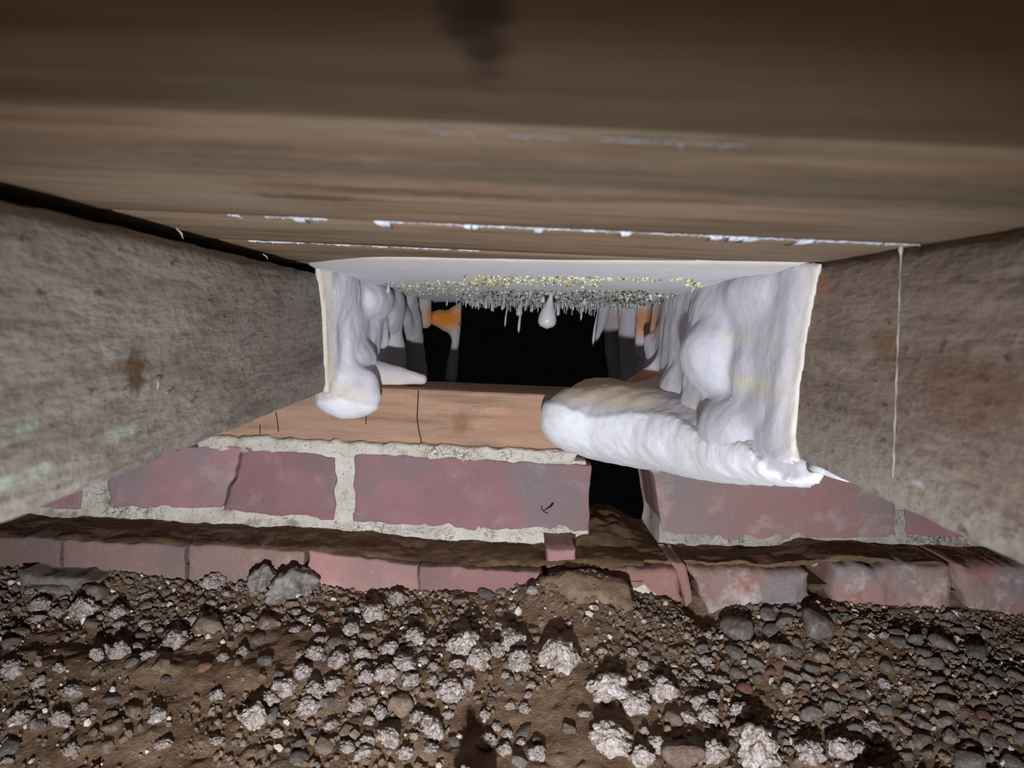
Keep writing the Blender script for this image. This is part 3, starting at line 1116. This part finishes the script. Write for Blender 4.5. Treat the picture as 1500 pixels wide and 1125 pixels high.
def small_label(px, py, colour, zone):
    for d, ax, ay, nm in sorted(((ax - px) ** 2 + (ay - py) ** 2, ax, ay, nm) for ax, ay, nm in ANCHOR)[:3]:
        if d > 130 ** 2:
            break
        k = int(round(math.atan2(ay - py, px - ax) / (math.pi / 4))) % 8
        far = 'close ' if d < 45 ** 2 else ('' if d < 80 ** 2 else 'further ')
        lab = f'small {colour} stone {far}{DIRS[k]} the {nm}'
        if lab not in taken and len(lab.split()) < 17:
            taken.add(lab)
            return lab
    return SMALL[zone][0].format(colour)


for p, r, right, px, py in small:
    ms, colour = random.choices([(SG, 'grey'), (SB, 'brown'), (CLODS, 'pale crumbly'), (SC, 'reddish')], [6, 2, 1, .3] if right else [2, 1.2, 5, .2])[0]
    o = link('small_stone', random.choice(ms))
    o.scale = (r * random.uniform(.85, 1.2), r * random.uniform(.8, 1.1), r * random.uniform(.75, 1.05))
    o.rotation_euler = (random.uniform(-.5, .5), random.uniform(-.5, .5), random.uniform(0, 6.28))
    o.location = (p[0], p[1], p[2] + 0.15 * r)
    zone = 'l' if px < 480 else ('m' if px < 1050 else 'r')
    tag(o, small_label(px, py, colour, zone), 'stone', SMALL[zone][1].format(colour))

v1, f1 = ico(1)
N = 17000
xs = RNG.uniform(-.55, .55, N * 3)
ys = .715 - .36 * RNG.uniform(0, 1, N * 3) ** 1.15
den = 0.5 + 0.9 * fbm(np.stack([xs, ys, xs * 0], -1), 13, 3, 71) + 0.45 * sstep(.16, .24, xs) + 0.4 * sstep(.62, .70, ys)
den -= 1.2 * np.exp(-((xs - .02) / .07) ** 2 - ((ys - .52) / .04) ** 2) + 0.9 * np.exp(-((xs + .26) / .12) ** 2 - ((ys - .60) / .03) ** 2)
keep = RNG.uniform(0, 1, N * 3) < den
xs, ys = xs[keep][:N], ys[keep][:N]
zs = ground(xs, ys)
crumbs = []
for k, (m, share) in enumerate(((m_crumb, .62), (m_stone_g, .30), (m_clod, .08))):
    a, b = int(len(xs) * sum((.62, .30, .08)[:k])), int(len(xs) * sum((.62, .30, .08)[:k + 1]))
    n = b - a
    r = .0009 + .0026 * RNG.uniform(0, 1, n) ** 2.2
    q = RNG.normal(size=(n, 4))
    q /= np.linalg.norm(q, axis=1)[:, None]
    w, x, y, z = q.T
    Rm = np.stack([1 - 2 * (y * y + z * z), 2 * (x * y - z * w), 2 * (x * z + y * w),
                   2 * (x * y + z * w), 1 - 2 * (x * x + z * z), 2 * (y * z - x * w),
                   2 * (x * z - y * w), 2 * (y * z + x * w), 1 - 2 * (x * x + y * y)], -1).reshape(n, 3, 3)
    sc = RNG.uniform(.6, 1.25, (n, 1, 3))
    L = v1[None] * sc * RNG.uniform(.6, 1.3, (n, len(v1), 1))
    V = np.einsum('nij,nkj->nki', Rm, L) * r[:, None, None]
    V += np.stack([xs[a:b], ys[a:b], zs[a:b] + r * .25], -1)[:, None]
    fc = (f1[None] + (np.arange(n) * len(v1))[:, None, None]).reshape(-1, 3)
    crumbs.append((V.reshape(-1, 3), fc))
V = np.concatenate([v for v, _ in crumbs])
fc, mi, n = [], [], 0
for k, (v, f) in enumerate(crumbs):
    fc.append(f + n)
    mi += [k] * len(f)
    n += len(v)
o = obj('gravel', V, np.concatenate(fc), m_crumb, None, False)
o.data.materials.append(m_stone_g)
o.data.materials.append(m_clod)
o.data.polygons.foreach_set('material_index', mi)
tag(o, 'fine brown and grey crumbs of soil and gravel spread over the ground', 'gravel', kind='stuff')

# ------------------------------------------------------------------ the fungus
g = G('fungus_flesh', 0.9, 0.15)
at_ = g.n('ShaderNodeVertexColor', layer_name='tint').outputs['Color']
soft = g.noise(70, 4, None, 0.6)
c = g.mix(g.ramp(soft, [(0.3, 0.22), (0.6, 0.0)]), at_, srgb(170, 160, 160))
g.col(c)
g.b.inputs['Subsurface Weight'].default_value = 0.25
g.b.inputs['Subsurface Radius'].default_value = (0.006, 0.005, 0.004)
g.b.inputs['Subsurface Scale'].default_value = 1.0
g.b.inputs['Sheen Weight'].default_value = 0.15
g.bump(g.noise(380, 4, g.coord(sc=(1, 1, .5)), 0.7), 0.0006, 0.6)
g.bump(g.noise(90, 3), 0.0025, 0.4)
m_fun = g.m
WHITE = np.array(srgb(204, 202, 208))
CREAM = np.array(srgb(226, 212, 184))
TAN = np.array(srgb(196, 158, 104))
ORANGE = np.array(srgb(200, 122, 34))
GREY = np.array(srgb(160, 156, 158))
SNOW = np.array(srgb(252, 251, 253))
YEL = np.array(srgb(240, 226, 110))


def paint(V, base, rules):
    C = np.tile(np.array(base), (len(V), 1))
    for w, c in rules:
        w = np.clip(w, 0, 1)[:, None]
        C = C * (1 - w) + np.array(c) * w
    return C


def blob(V, c, r):
    return np.exp(-(((V - np.array(c)) / np.array(r)) ** 2).sum(1))


def grow(name, Fd, P, h, base, rules, parent, label=None):
    V, fc = skin(Fd, P[0, 0, 0], h)
    o = obj(name, V, fc, m_fun, parent)
    tint(o.data, paint(V, base, rules(V)))
    if label:
        o['label'] = label
    return o


fun = empty('dry_rot_fungus', (0, .75, BZ))
tag(fun, 'white dry rot fungus coating the gap between the joists over the wall plate', 'fungus')

# where the coat begins on the boards, from one joist to the other
fx = np.array([-.170, -.150, -.13, -.09, -.04, 0.0, .05, .10, .14, .18])
fy = np.array([.700, .660, .625, .565, .545, .535, .515, .490, .470, .452])
_fx = np.linspace(-.20, .21, 300)
_k = np.hanning(61)
_fy = np.convolve(np.pad(np.interp(_fx, fx, fy), 30, 'edge'), _k / _k.sum(), 'valid')


def yfront(x):
    return np.interp(x, _fx, _fy) + 0.006 * fbm(np.stack([x, x * 0, x * 0], -1), 30, 3, 5)


# ---- mat under the boards
xs, ts = np.linspace(XL - .002, XR + .002, 150), np.linspace(0, 1, 150)
X, T = np.meshgrid(xs, ts, indexing='ij')
yb = 1.16 + 0.03 * fbm(np.stack([X, X * 0, X * 0], -1), 26, 3, 8)
Yf = yfront(X)
Y = Yf + (yb - Yf) * T
e = Y - Yf
thk = 0.0008 + 0.003 * np.sqrt(np.clip(e / .05, 0, 1)) + 0.0165 * sstep(-.05, .55, e)
thk += 0.0025 * fbm(np.stack([X, Y, X * 0], -1), 26, 3, 9) * sstep(0, .05, e)
Z = BZ + 0.0005 - thk
Z[:, 0] = BZ + .001
low = np.stack([X, Y, Z], -1).reshape(-1, 3)
up = low.copy()
up[:, 2] = BZ + .002
f = grid_faces(len(xs), len(ts))
n = len(low)
nv = len(ts)
per = ([i * nv for i in range(len(xs))] + [(len(xs) - 1) * nv + j for j in range(1, nv)]
       + [i * nv + nv - 1 for i in range(len(xs) - 2, -1, -1)] + [j for j in range(nv - 2, 0, -1)])
fc = f[:, ::-1].tolist() + (f + n).tolist() + [[per[a], per[(a + 1) % len(per)], per[(a + 1) % len(per)] + n, per[a] + n] for a in range(len(per))]
V = np.concatenate([low, up])
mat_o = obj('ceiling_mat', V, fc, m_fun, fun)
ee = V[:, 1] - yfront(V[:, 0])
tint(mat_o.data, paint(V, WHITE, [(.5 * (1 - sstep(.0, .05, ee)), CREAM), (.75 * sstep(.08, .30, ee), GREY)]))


def mat_z(x, y):
    e = y - yfront(x)
    t = 0.0008 + 0.003 * np.sqrt(np.clip(e / .05, 0, 1)) + 0.0165 * sstep(-.05, .55, e)
    t += 0.0025 * fbm(np.stack([x, y, x * 0], -1), 26, 3, 9) * sstep(0, .05, e)
    return BZ + 0.0005 - t


# ---- coat on the right joist, with its swellings
h = 0.0025
P = lattice((-.0, .435, -.112), (.182, 1.14, .041), h)
x, y, z = P[..., 0], P[..., 1], P[..., 2]
yf = np.interp(z, [-.08, -.07, -.05, .0, .02, .04], [.452, .470, .474, .464, .456, .449]) + 0.004 * fbm(np.stack([z * 0, z * 0, z], -1), 60, 3, 4)
e = y - yf
th = 0.002 + 0.006 * sstep(0, .02, e) + 0.013 * sstep(.04, .18, e) - 0.010 * sstep(.30, .46, e)
th += 0.004 * fbm(P, 24, 3, 14) * sstep(.02, .12, e)
D = np.maximum(XR - th - x, yf - y)
for c, r in [((1066, 490, .63), (.030, .05, .046)), ((1060, 520, .61), (.032, .04, .030)), ((1118, 548, .555), (.020, .03, .024)),
             ((1036, 592, .655), (.020, .03, .016)), ((1096, 628, .575), (.034, .05, .026)), ((1004, 580, .725), (.024, .04, .030)), ((1042, 612, .66), (.024, .04, .026)),
             ((1120, 430, .56), (.026, .06, .022)), ((1135, 600, .53), (.016, .03, .020)), ((1060, 600, .62), (.017, .03, .016)),
             ((1150, 645, .50), (.012, .03, .018))]:
    cc = A(*c)
    D = smin(D, ell(P, cc, r) + .0016 * fbm(P + r[0], 45, 3, 5), 0.006)
FN = .0025 * fbm(P * np.array([1, 1, .5]), 55, 3, 7)
for a, b, ra, rb in [((1012, 440, .74), (1002, 560, .74), .008, .012), ((990, 438, .80), (972, 540, .80), .007, .006),
                     ((968, 440, .87), (950, 552, .87), .007, .007), ((946, 440, .95), (936, 520, .95), .010, .005),
                     ((1000, 500, .78), (925, 568, .82), .004, .008), ((985, 530, .80), (945, 562, .80), .006, .006),
                     ((898, 440, 1.08), (903, 560, 1.08), .016, .010), ((888, 442, 1.02), (873, 500, 1.02), .008, .002),
                     ((922, 445, 1.02), (925, 560, 1.02), .014, .014), ((1030, 435, .69), (1020, 480, .69), .006, .006),
                     ((972, 580, .80), (1110, 652, .58), .020, .016), ((955, 500, .86), (985, 585, .80), .008, .016)]:
    D = smin(D, cone(P, A(*a), A(*b), ra, rb) + FN, 0.007)
D = D + 0.0018 * fbm(P * np.array([1, 1, .8]), 60, 4, 15, .6)
D = np.maximum(D, np.maximum(x - XR - .002, z - BZ))
D = np.maximum(D, np.maximum(np.where(y < .785, -.0785 - .028 * sstep(.54, .64, y), -.0785) - z, y - 1.12))
D = np.where(z < -.0745, np.maximum(D, x - XR + .0005), D)
for ax in range(3):
    sl = [slice(None)] * 3
    for k in (0, -1):
        sl[ax] = k
        D[tuple(sl)] = np.maximum(D[tuple(sl)], h)


def rules_r(V):
    yf_ = np.interp(V[:, 2], [-.08, -.07, -.05, .0, .02, .04], [.452, .470, .474, .464, .456, .449])
    e_ = V[:, 1] - yf_
    return [(.45 * (1 - sstep(.0, .016, e_)), CREAM),
            (1.1 * blob(V, A(1105, 497, .51), (.004, .05, .0045)), YEL), (.45 * blob(V, A(1105, 565, .52), (.005, .05, .005)), YEL),
            (1.3 * blob(V, A(945, 470, .92), (.012, .05, .020)), ORANGE), (1.3 * blob(V, A(975, 472, .84), (.012, .05, .018)), ORANGE),
            (1.1 * blob(V, A(892, 470, 1.05), (.014, .05, .014)), ORANGE), (1.1 * blob(V, A(960, 555, .81), (.035, .05, .010)), ORANGE),
            (.7 * blob(V, A(1032, 610, .63), (.008, .03, .016)), TAN), (.6 * blob(V, A(1030, 450, .70), (.010, .05, .030)), TAN),
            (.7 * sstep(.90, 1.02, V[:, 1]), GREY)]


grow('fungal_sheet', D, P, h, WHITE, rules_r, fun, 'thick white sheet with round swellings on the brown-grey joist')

# ---- the long pillow that bulges out over the plate and down to the bricks
P = lattice((.015, .44, -.160), (.190, .86, -.020), h)
x, y, z = P[..., 0], P[..., 1], P[..., 2]
kx = [844, 900, 985, 1060, 1120, 1168]
D = np.full(P.shape[:-1], 1.0)
for px in np.linspace(844, 1168, 34):
    c = [np.interp(px, kx, q) for q in ([612, 617, 630, 646, 658, 672], [.764, .750, .700, .635, .565, .500])]
    r = [np.interp(px, kx, q) for q in ([.030, .040, .042, .040, .034, .018], [.034, .038, .045, .05, .05, .04],
                                        [.0290, .0345, .0315, .0270, .0200, .0100])]
    D = smin(D, ell(P, A(px, *c), r), .003) if px > 845 else ell(P, A(px, *c), r)
for c, r in [((885, 585, .795), (.036, .03, .022)), ((965, 590, .77), (.036, .03, .022)), ((1040, 625, .69), (.036, .04, .022)),
             ((1100, 640, .62), (.034, .05, .020))]:
    D = smin(D, ell(P, A(*c), r), 0.012)
for c, r in [((998, 580, .758), (.022, .03, .0255)), ((1034, 600, .70), (.020, .03, .0250)), ((968, 578, .785), (.018, .03, .018))]:
    D = smin(D, ell(P, A(*c), r), 0.005)
D = smin(D, ell(P, A(1010, 672, .69), (.022, .028, .012)), .006)
D = D + 0.0026 * fbm(P, 40, 4, 16, .55) + .0006 * fbm(P, 170, 2, 19)
# lower front stands proud; its lit brightness is painted whiter below a ragged rim
rimx = np.array([A(px, 600, .7)[0] for px in (800, 850, 880, 930, 975, 1005, 1025, 1040, 1070, 1110, 1170)])
rim_py = [590, 600, 607, 597, 600, 616, 615, 640, 652, 656, 672]
rim_Y = [.735, .725, .72, .70, .675, .66, .645, .63, .60, .56, .50]
rx = np.array([A(px, py, Y)[0] for px, py, Y in zip((800, 850, 880, 930, 975, 1005, 1025, 1040, 1070, 1110, 1170), rim_py, rim_Y)])
rz = np.array([A(px, py, Y)[2] for px, py, Y in zip((800, 850, 880, 930, 975, 1005, 1025, 1040, 1070, 1110, 1170), rim_py, rim_Y)])


def rim(x):
    return np.interp(x, rx, rz) + 0.0045 * fbm(np.stack([x, x * 0, x * 0], -1), 75, 3, 22)


lowm = sstep(.0012, -.0012, z - rim(x))
D = D - 0.0035 * lowm
D = np.maximum(D, np.maximum(x - XR - .012, -.157 - z))
for ax in range(3):
    sl = [slice(None)] * 3
    for k in (0, -1):
        sl[ax] = k
        D[tuple(sl)] = np.maximum(D[tuple(sl)], h)


def rules_l(V):
    lowv = sstep(.002, -.002, V[:, 2] - rim(V[:, 0]))  # part lit from below, painted whiter than the skin above
    top = sstep(-.082, -.066, V[:, 2] + .012 * sstep(.09, .05, V[:, 0]) * 0)
    return [(.85 * top * (1 - lowv) * sstep(.155, .115, V[:, 0]), TAN * .5 + CREAM * .5), (.7 * blob(V, A(880, 560, .78), (.05, .05, .008)), TAN),
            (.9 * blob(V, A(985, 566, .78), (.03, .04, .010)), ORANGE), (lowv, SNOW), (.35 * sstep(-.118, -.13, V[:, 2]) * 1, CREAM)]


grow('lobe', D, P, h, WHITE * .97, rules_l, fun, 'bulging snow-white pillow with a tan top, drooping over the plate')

# ---- coat on the left joist
P = lattice((-.192, .69, -.112), (-.055, 1.22, .041), h)
x, y, z = P[..., 0], P[..., 1], P[..., 2]
yl = np.interp(z, [-.09, -.075, -.05, .0, .04], [.742, .745, .738, .722, .700]) + 0.003 * fbm(np.stack([z * 0, z * 0, z], -1), 60, 3, 44)
e = y - yl
th = 0.003 + 0.006 * sstep(0, .02, e) + 0.016 * sstep(.03, .14, e) + 0.012 * sstep(.2, .5, e)
th += 0.007 * fbm(P * np.array([1, 1, .7]), 30, 3, 45) * sstep(.01, .06, e)
D = np.maximum(x - (XL + th), yl - y)
D = np.maximum(D, -.0745 - z)
for c, r in [((520, 470, .83), (.014, .05, .040)), ((512, 515, .80), (.011, .03, .024)), ((530, 530, .82), (.014, .03, .018)),
             ((550, 440, .86), (.018, .05, .020)), ((540, 480, .88), (.014, .04, .026)), ((515, 550, .79), (.014, .03, .014)),
             ((575, 450, .93), (.014, .04, .030)), ((500, 430, .78), (.014, .04, .03))]:
    D = smin(D, ell(P, A(*c), r), 0.010)
FN = .0025 * fbm(P * np.array([1, 1, .5]), 55, 3, 6)
for a, b, ra, rb in [((545, 415, .86), (560, 500, .90), .008, .007), ((560, 415, .90), (578, 500, .94), .008, .008),
                     ((578, 420, .95), (596, 480, 1.0), .008, .008), ((592, 430, 1.0), (606, 552, 1.04), .016, .018),
                     ((566, 480, .94), (578, 556, .96), .016, .018), ((618, 432, 1.05), (622, 470, 1.05), .012, .010),
                     ((612, 462, 1.07), (650, 470, 1.07), .007, .008), ((650, 470, 1.07), (690, 440, 1.07), .008, .006),
                     ((645, 464, 1.07), (660, 476, 1.07), .008, .010),
                     ((688, 440, 1.07), (668, 486, 1.07), .009, .005), ((668, 486, 1.07), (660, 552, 1.07), .005, .008),
                     ((690, 440, 1.05), (678, 478, 1.05), .003, .0035), ((678, 478, 1.05), (678, 488, 1.05), .0035, .003)]:
    D = smin(D, cone(P, A(*a), A(*b), ra, rb) + FN, 0.007)
D = D + 0.0022 * fbm(P * np.array([1, 1, .8]), 62, 4, 46, .6)
D = np.maximum(D, np.maximum(XL - .002 - x, z - BZ))
Q = ell(P, A(510, 580, .772), (.0310, .018, .0190))
Q = smin(Q, ell(P, A(536, 570, .778), (.0130, .016, .0190)), .004)
Q = smin(Q, cone(P, A(474, 583, .765), A(500, 592, .768), .0035, .010), .004)
Q = smin(Q, cone(P, A(500, 520, .786), A(510, 580, .778), .010, .015), .010)
Q = Q - .0020 * sstep(.0015, -.0015, z + .0790 + .25 * np.abs(x + .150) - .0025 * fbm(P, 90, 2, 9))
Q = Q + .0006 * fbm(P, 80, 3, 48)
D = smin(D, Q, .006)
for ax in range(3):
    sl = [slice(None)] * 3
    for k in (0, -1):
        sl[ax] = k
        D[tuple(sl)] = np.maximum(D[tuple(sl)], h)


def rules_ll(V):
    yl_ = np.interp(V[:, 2], [-.09, -.075, -.05, .0, .04], [.742, .745, .738, .722, .700])
    e_ = V[:, 1] - yl_
    snow = sstep(-.078, -.082, V[:, 2] + .25 * np.abs(V[:, 0] + .150))  # lower half of the flap painted whiter, as lit from below
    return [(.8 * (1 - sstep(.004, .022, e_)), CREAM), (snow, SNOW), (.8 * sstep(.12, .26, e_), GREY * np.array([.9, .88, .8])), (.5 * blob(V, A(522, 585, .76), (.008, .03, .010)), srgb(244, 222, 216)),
            (1.5 * blob(V, A(648, 465, 1.06), (.030, .03, .014)), ORANGE)]


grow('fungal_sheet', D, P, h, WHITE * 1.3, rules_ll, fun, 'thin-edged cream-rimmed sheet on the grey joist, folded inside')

# ---- the spur beside the flap
P = lattice((-.165, .76, -.085), (-.07, .90, -.035), .002)
D = cone(P, A(528, 545, .83), A(618, 556, .83), .017, .0055)
D = smin(D, cone(P, A(520, 550, .82), A(580, 556, .83), .016, .010), .008)
D = np.maximum(D + .0007 * fbm(P, 80, 3, 49), -.0755 - P[..., 2])
grow('spur', D, P, .002, WHITE * .6 + CREAM * .4, lambda V: [(sstep(-.066, -.074, V[:, 2]), CREAM)], fun,
     'cream tapering spur lying along the top of the plate')

# ---- drips under the mat
m_drip = G('drip_flesh', 0.35, 0.5)
m_drip.col(srgb(196, 194, 190))
m_drip.b.inputs['Subsurface Weight'].default_value = 0.2
m_drip.b.inputs['Subsurface Radius'].default_value = (.003, .003, .003)
m_drip = m_drip.m


def teardrop(top, L, r):
    pts, rad = [], []
    for t in np.linspace(0, 1, 14):
        pts.append(np.array(top) + np.array([0.10 * L * (1 - t) ** 2, 0, -L * t]))
        rad.append(r * (0.18 + 0.82 * math.sin(min(1, t / .78) * math.pi / 2) ** 2.2) * (math.sqrt(max(0.0, 1 - ((t - .78) / .22) ** 2)) if t > .78 else 1) + 1e-5)
    return tube(pts, rad, 16)


xd, yd = A(803, 430, .80)[0], .80
V, fc = teardrop((xd, yd, mat_z(np.array([xd]), np.array([yd]))[0] + .0015), 0.0355, .0090)
o = obj('hanging_drop', V, fc, m_drip, fun)
o['label'] = 'fat white teardrop hanging from the mat'
for (px, py, Y, L, r) in [(721, 445, 1.0, .012, .0016), (741, 447, 1.0, .030, .0010), (761, 445, 1.0, .016, .0040), (761, 455, 1.0, .036, .0016),
                          (852, 448, 1.0, .018, .0012), (712, 446, 1.0, .009, .0020), (818, 446, 1.0, .014, .0022), (655, 430, 1.0, .010, .0010),
                          (796, 423, .82, .008, .0022), (569, 405, .80, .010, .0018), (736, 447, 1.0, .010, .0016), (872, 440, 1.0, .05, .0016),
                          (780, 447, 1.0, .010, .0012), (700, 446, 1.0, .006, .0014), (857, 422, .85, .008, .0022)]:
    p = A(px, py, Y)
    zt = mat_z(np.array([p[0]]), np.array([Y]))[0] + .002
    V, fc = teardrop((p[0], Y, zt), L + .002, r)
    obj('drip', V, fc, m_drip, fun)
parts = []
for _ in range(420):
    xx = random.uniform(-.055, .165) if random.random() < .5 else random.uniform(-.05, .12)
    yy = random.uniform(.86, 1.15)
    zt = mat_z(np.array([xx]), np.array([yy]))[0] + .0015
    L = .002 + .011 * random.random() ** 2
    w = random.uniform(.4, 1)
    parts.append(tube([(xx, yy, zt), (xx, yy, zt - L * .5), (xx, yy, zt - L * .9), (xx, yy, zt - L)], [.0009 * w, .0005 * w, .0008 * w, .0003 * w], 5))
V, fc = joined(parts)
o = obj('drip_fringe', V, fc, m_drip, fun)
o['kind'] = 'stuff'

# ---- glistening droplets on the mat
def dew_mat(name, stops):
    g = G(name, 0.1, 1.0)
    rp = g.n('ShaderNodeNewGeometry').outputs['Random Per Island']
    g.col(g.ramp(rp, stops))  # random dark to white tones put the sparkle into the colour
    g.b.inputs['Coat Weight'].default_value = 1.0
    g.b.inputs['Coat Roughness'].default_value = 0.12
    g.b.inputs['Transmission Weight'].default_value = 0.35
    return g.m


m_dew = dew_mat('droplet', [(0.0, srgb(110, 100, 40)), (0.35, srgb(214, 204, 120)), (0.7, srgb(250, 248, 190)), (1.0, srgb(255, 255, 255))])
m_dew2 = dew_mat('droplet_dark', [(0.0, srgb(40, 44, 30)), (0.45, srgb(120, 126, 100)), (0.75, srgb(190, 196, 160)), (1.0, srgb(255, 255, 255))])
dew, dew2 = [], []


def sprinkle(out, n, px0, px1, py0, py1, shape=None, r0=.0004, r1=.0013):
    k = t = 0
    while k < n and t < n * 30:
        t += 1
        px, py = random.uniform(px0, px1), random.uniform(py0, py1)
        if shape and random.random() > shape(px, py):
            continue
        d = np.array(ray(px, py))
        Ys = np.linspace(.5, 1.15, 160)
        Q = d[None] * Ys[:, None]
        zz = mat_z(Q[:, 0], Q[:, 1])
        b = np.where(Q[:, 2] > zz)[0]
        if not len(b):
            continue
        i = b[0]
        r = random.uniform(r0, r1)
        out.append((Q[i] * np.array([1, 1, 0]) + np.array([0, 0, zz[i] - r * .4]), r))
        k += 1


sprinkle(dew, 420, 680, 880, 403, 422, lambda x, y: 1 if abs(y - 408 - 6 * abs(x - 780) / 100 * .4) < 8 else .1)
sprinkle(dew, 60, 880, 1000, 406, 410)
sprinkle(dew, 110, 1005, 1046, 408, 438, lambda x, y: 1 if abs((x - 1008) * .62 + 412 - y) < 9 else 0, .0006, .0013)
sprinkle(dew, 120, 560, 700, 410, 424, lambda x, y: .35 + .65 * (abs(y - 416 + (x - 630) * .02) < 3))
sprinkle(dew, 110, 580, 690, 420, 432)
sprinkle(dew2, 900, 672, 945, 424, 449, None, .0005, .0016)
sprinkle(dew2, 160, 900, 1000, 428, 446, lambda x, y: 1 if abs(y - 432 - (x - 900) * .05) < 7 else .1, .0008, .0020)
for nm, lst, m in (('yellow_droplets', dew, m_dew), ('clear_droplets', dew2, m_dew2)):
    c = np.array([p for p, r in lst])
    r = np.array([r for p, r in lst])
    V = (v2[None] * r[:, None, None] + c[:, None]).reshape(-1, 3)
    fc = (f2[None] + (np.arange(len(c)) * len(v2))[:, None, None]).reshape(-1, 3)
    o = obj(nm, V, fc, m, fun)
    o['kind'] = 'stuff'

# ---- thin white growth along the board joints and down the right joist
m_myc = plain('mycelium_thread', [(0.35, srgb(170, 172, 178)), (0.65, srgb(214, 216, 222))], 120, bump=(300, .0006))


def seam(label, y0, xa, xb, wid, tufts, sd, dens=0.5):
    """short ragged threads strung along a joint, with wisps that run on over the next board"""
    rs = random.Random(sd)
    parts, x = [], xa
    while x < xb:
        L = rs.uniform(.003, .014)
        n = 7
        w = wid * rs.uniform(.25, 1.0)
        if rs.random() < dens:
            pts = [(x + L * i / n, y0 + rs.uniform(-.0006, .0009), BZ + .0002 - rs.uniform(0, .0003)) for i in range(n + 1)]
            parts.append(tube(pts, [w * rs.uniform(.3, 1.0) * (0.25 if i in (0, n) else 1) for i in range(n + 1)], 5))
            if rs.random() < .5:
                a, l = x + rs.uniform(0, L), rs.uniform(.003, .010)
                parts.append(tube([(a, y0, BZ), (a + rs.uniform(-.001, .001), y0 + l * .5, BZ - .0004), (a + rs.uniform(-.003, .003), y0 + l, BZ + .0001)],
                                  [w * .8, w * .5, .0001], 5))
        x += L * rs.uniform(.5, 1.05)
    V, fc = joined(parts)
    o = obj('mycelium_strand', V, fc, m_myc)
    tag(o, label, 'mould')
    for (px, py, L) in tufts:
        x0 = at(px, py, y0)[0]
        rs = random.Random(int(px))
        parts = []
        for q in range(5):
            a = x0 + rs.uniform(-.003, .003)
            b = x0 + rs.uniform(-.0012, .0012)
            parts.append(tube([(a, y0 - .0002, BZ), ((a + b) / 2, y0 + L * .35, BZ - .0006), (b, y0 + L, BZ - .0002)], [.0010, .0006, .0002], 5))
        V, fc = joined(parts)
        obj('tuft', V, fc, m_myc, o)
    return o


seam('ragged white mould line with small tufts along the board joint before the fungus', .3500, -.118, .205, .0008,
     [(440, 318, .016), (562, 322, .024), (690, 326, .012), (790, 330, .022), (920, 338, .020), (1050, 342, .016), (1080, 342, .018), (1100, 344, .020), (1180, 348, .024)], 3, .85)
seam('short bright white mould line along the joint nearest the fungus', .4810, -.150, -.028, .0009, [], 13, .95)
seam('faint blurred white specks along the nearest dark board joint', .1750, -.03, .045, .00025, [], 23, .3)
pts = []
for k, t in enumerate(np.linspace(0, 1, 40)):
    px, py = 1320 + (1308 - 1320) * t, 358 + (700 - 358) * t
    d = np.array(ray(px, py))
    Yj = (XR - .0006) / d[0]
    q = d * Yj
    pts.append(q + np.array([0, .0003 * math.sin(k * 1.7), 0]))
m_thr = plain('thread_faint', [(0.35, srgb(160, 154, 146)), (0.65, srgb(190, 186, 182))], 120, bump=(300, .0006))
V, fc = tube(pts, [.00022 + .0001 * math.sin(k * .9) + (.0008 if k < 2 else 0) for k in range(40)], 5)
tag(obj('mycelium_strand', V, fc, m_thr), 'thin white thread running straight down the brown-grey joist', 'mould')
pts = [A(1190, 684, .462), A(1205, 690, .452), A(1225, 697, .436), A(1246, 706, .419)]
V, fc = tube([p + np.array([0, 0, .0005]) for p in pts], [.004, .0024, .0022, .0008], 8)
o = obj('runner', V, fc, m_fun, fun)
tint(o.data, paint(V, SNOW, []))

# curled dead root hair stuck to the long upper brick, and threads across the fungus
m_root = plain('root_hair', [(0.3, srgb(30, 22, 18)), (0.7, srgb(44, 34, 28))], 80)
pts = [(794, 741), (793, 746), (797, 748), (801, 745), (806, 742), (810, 737), (811, 738)]
V, fc = tube([A(x, y, YW - .0012) for x, y in pts], [.0005, .0005, .0004, .0006, .001, .0012, .0006], 6)
r_ = obj('root_hair', V, fc, m_root)
tag(r_, 'tiny black curled root hair stuck on the long upper brick', 'root')
V, fc = tube([A(x, y, YW - .0012) for x, y in [(794, 746), (797, 750), (803, 752)]], .0004, 6)
obj('branch', V, fc, m_root, r_)
# splinters of the sawn joist standing off its face
m_spl = plain('splinter', [(0.3, srgb(180, 172, 156)), (0.7, srgb(206, 198, 184))], 80)
jl = [o for o in scn.objects if o.name == 'floor_joist'][0]
for a, b in (((228, 553), (230, 571)), ((258, 334), (268, 350)), ((385, 372), (392, 380))):
    d = np.array(ray(*a))
    p = d * ((XL + .0005) / d[0])
    d2 = np.array(ray(*b))
    q = d2 * ((XL + .003) / d2[0])
    V, fc = tube([p, (p + q) / 2 + np.array([.001, 0, 0]), q], [.0003, .00035, .0001], 5)
    obj('splinter', V, fc, m_spl, jl)
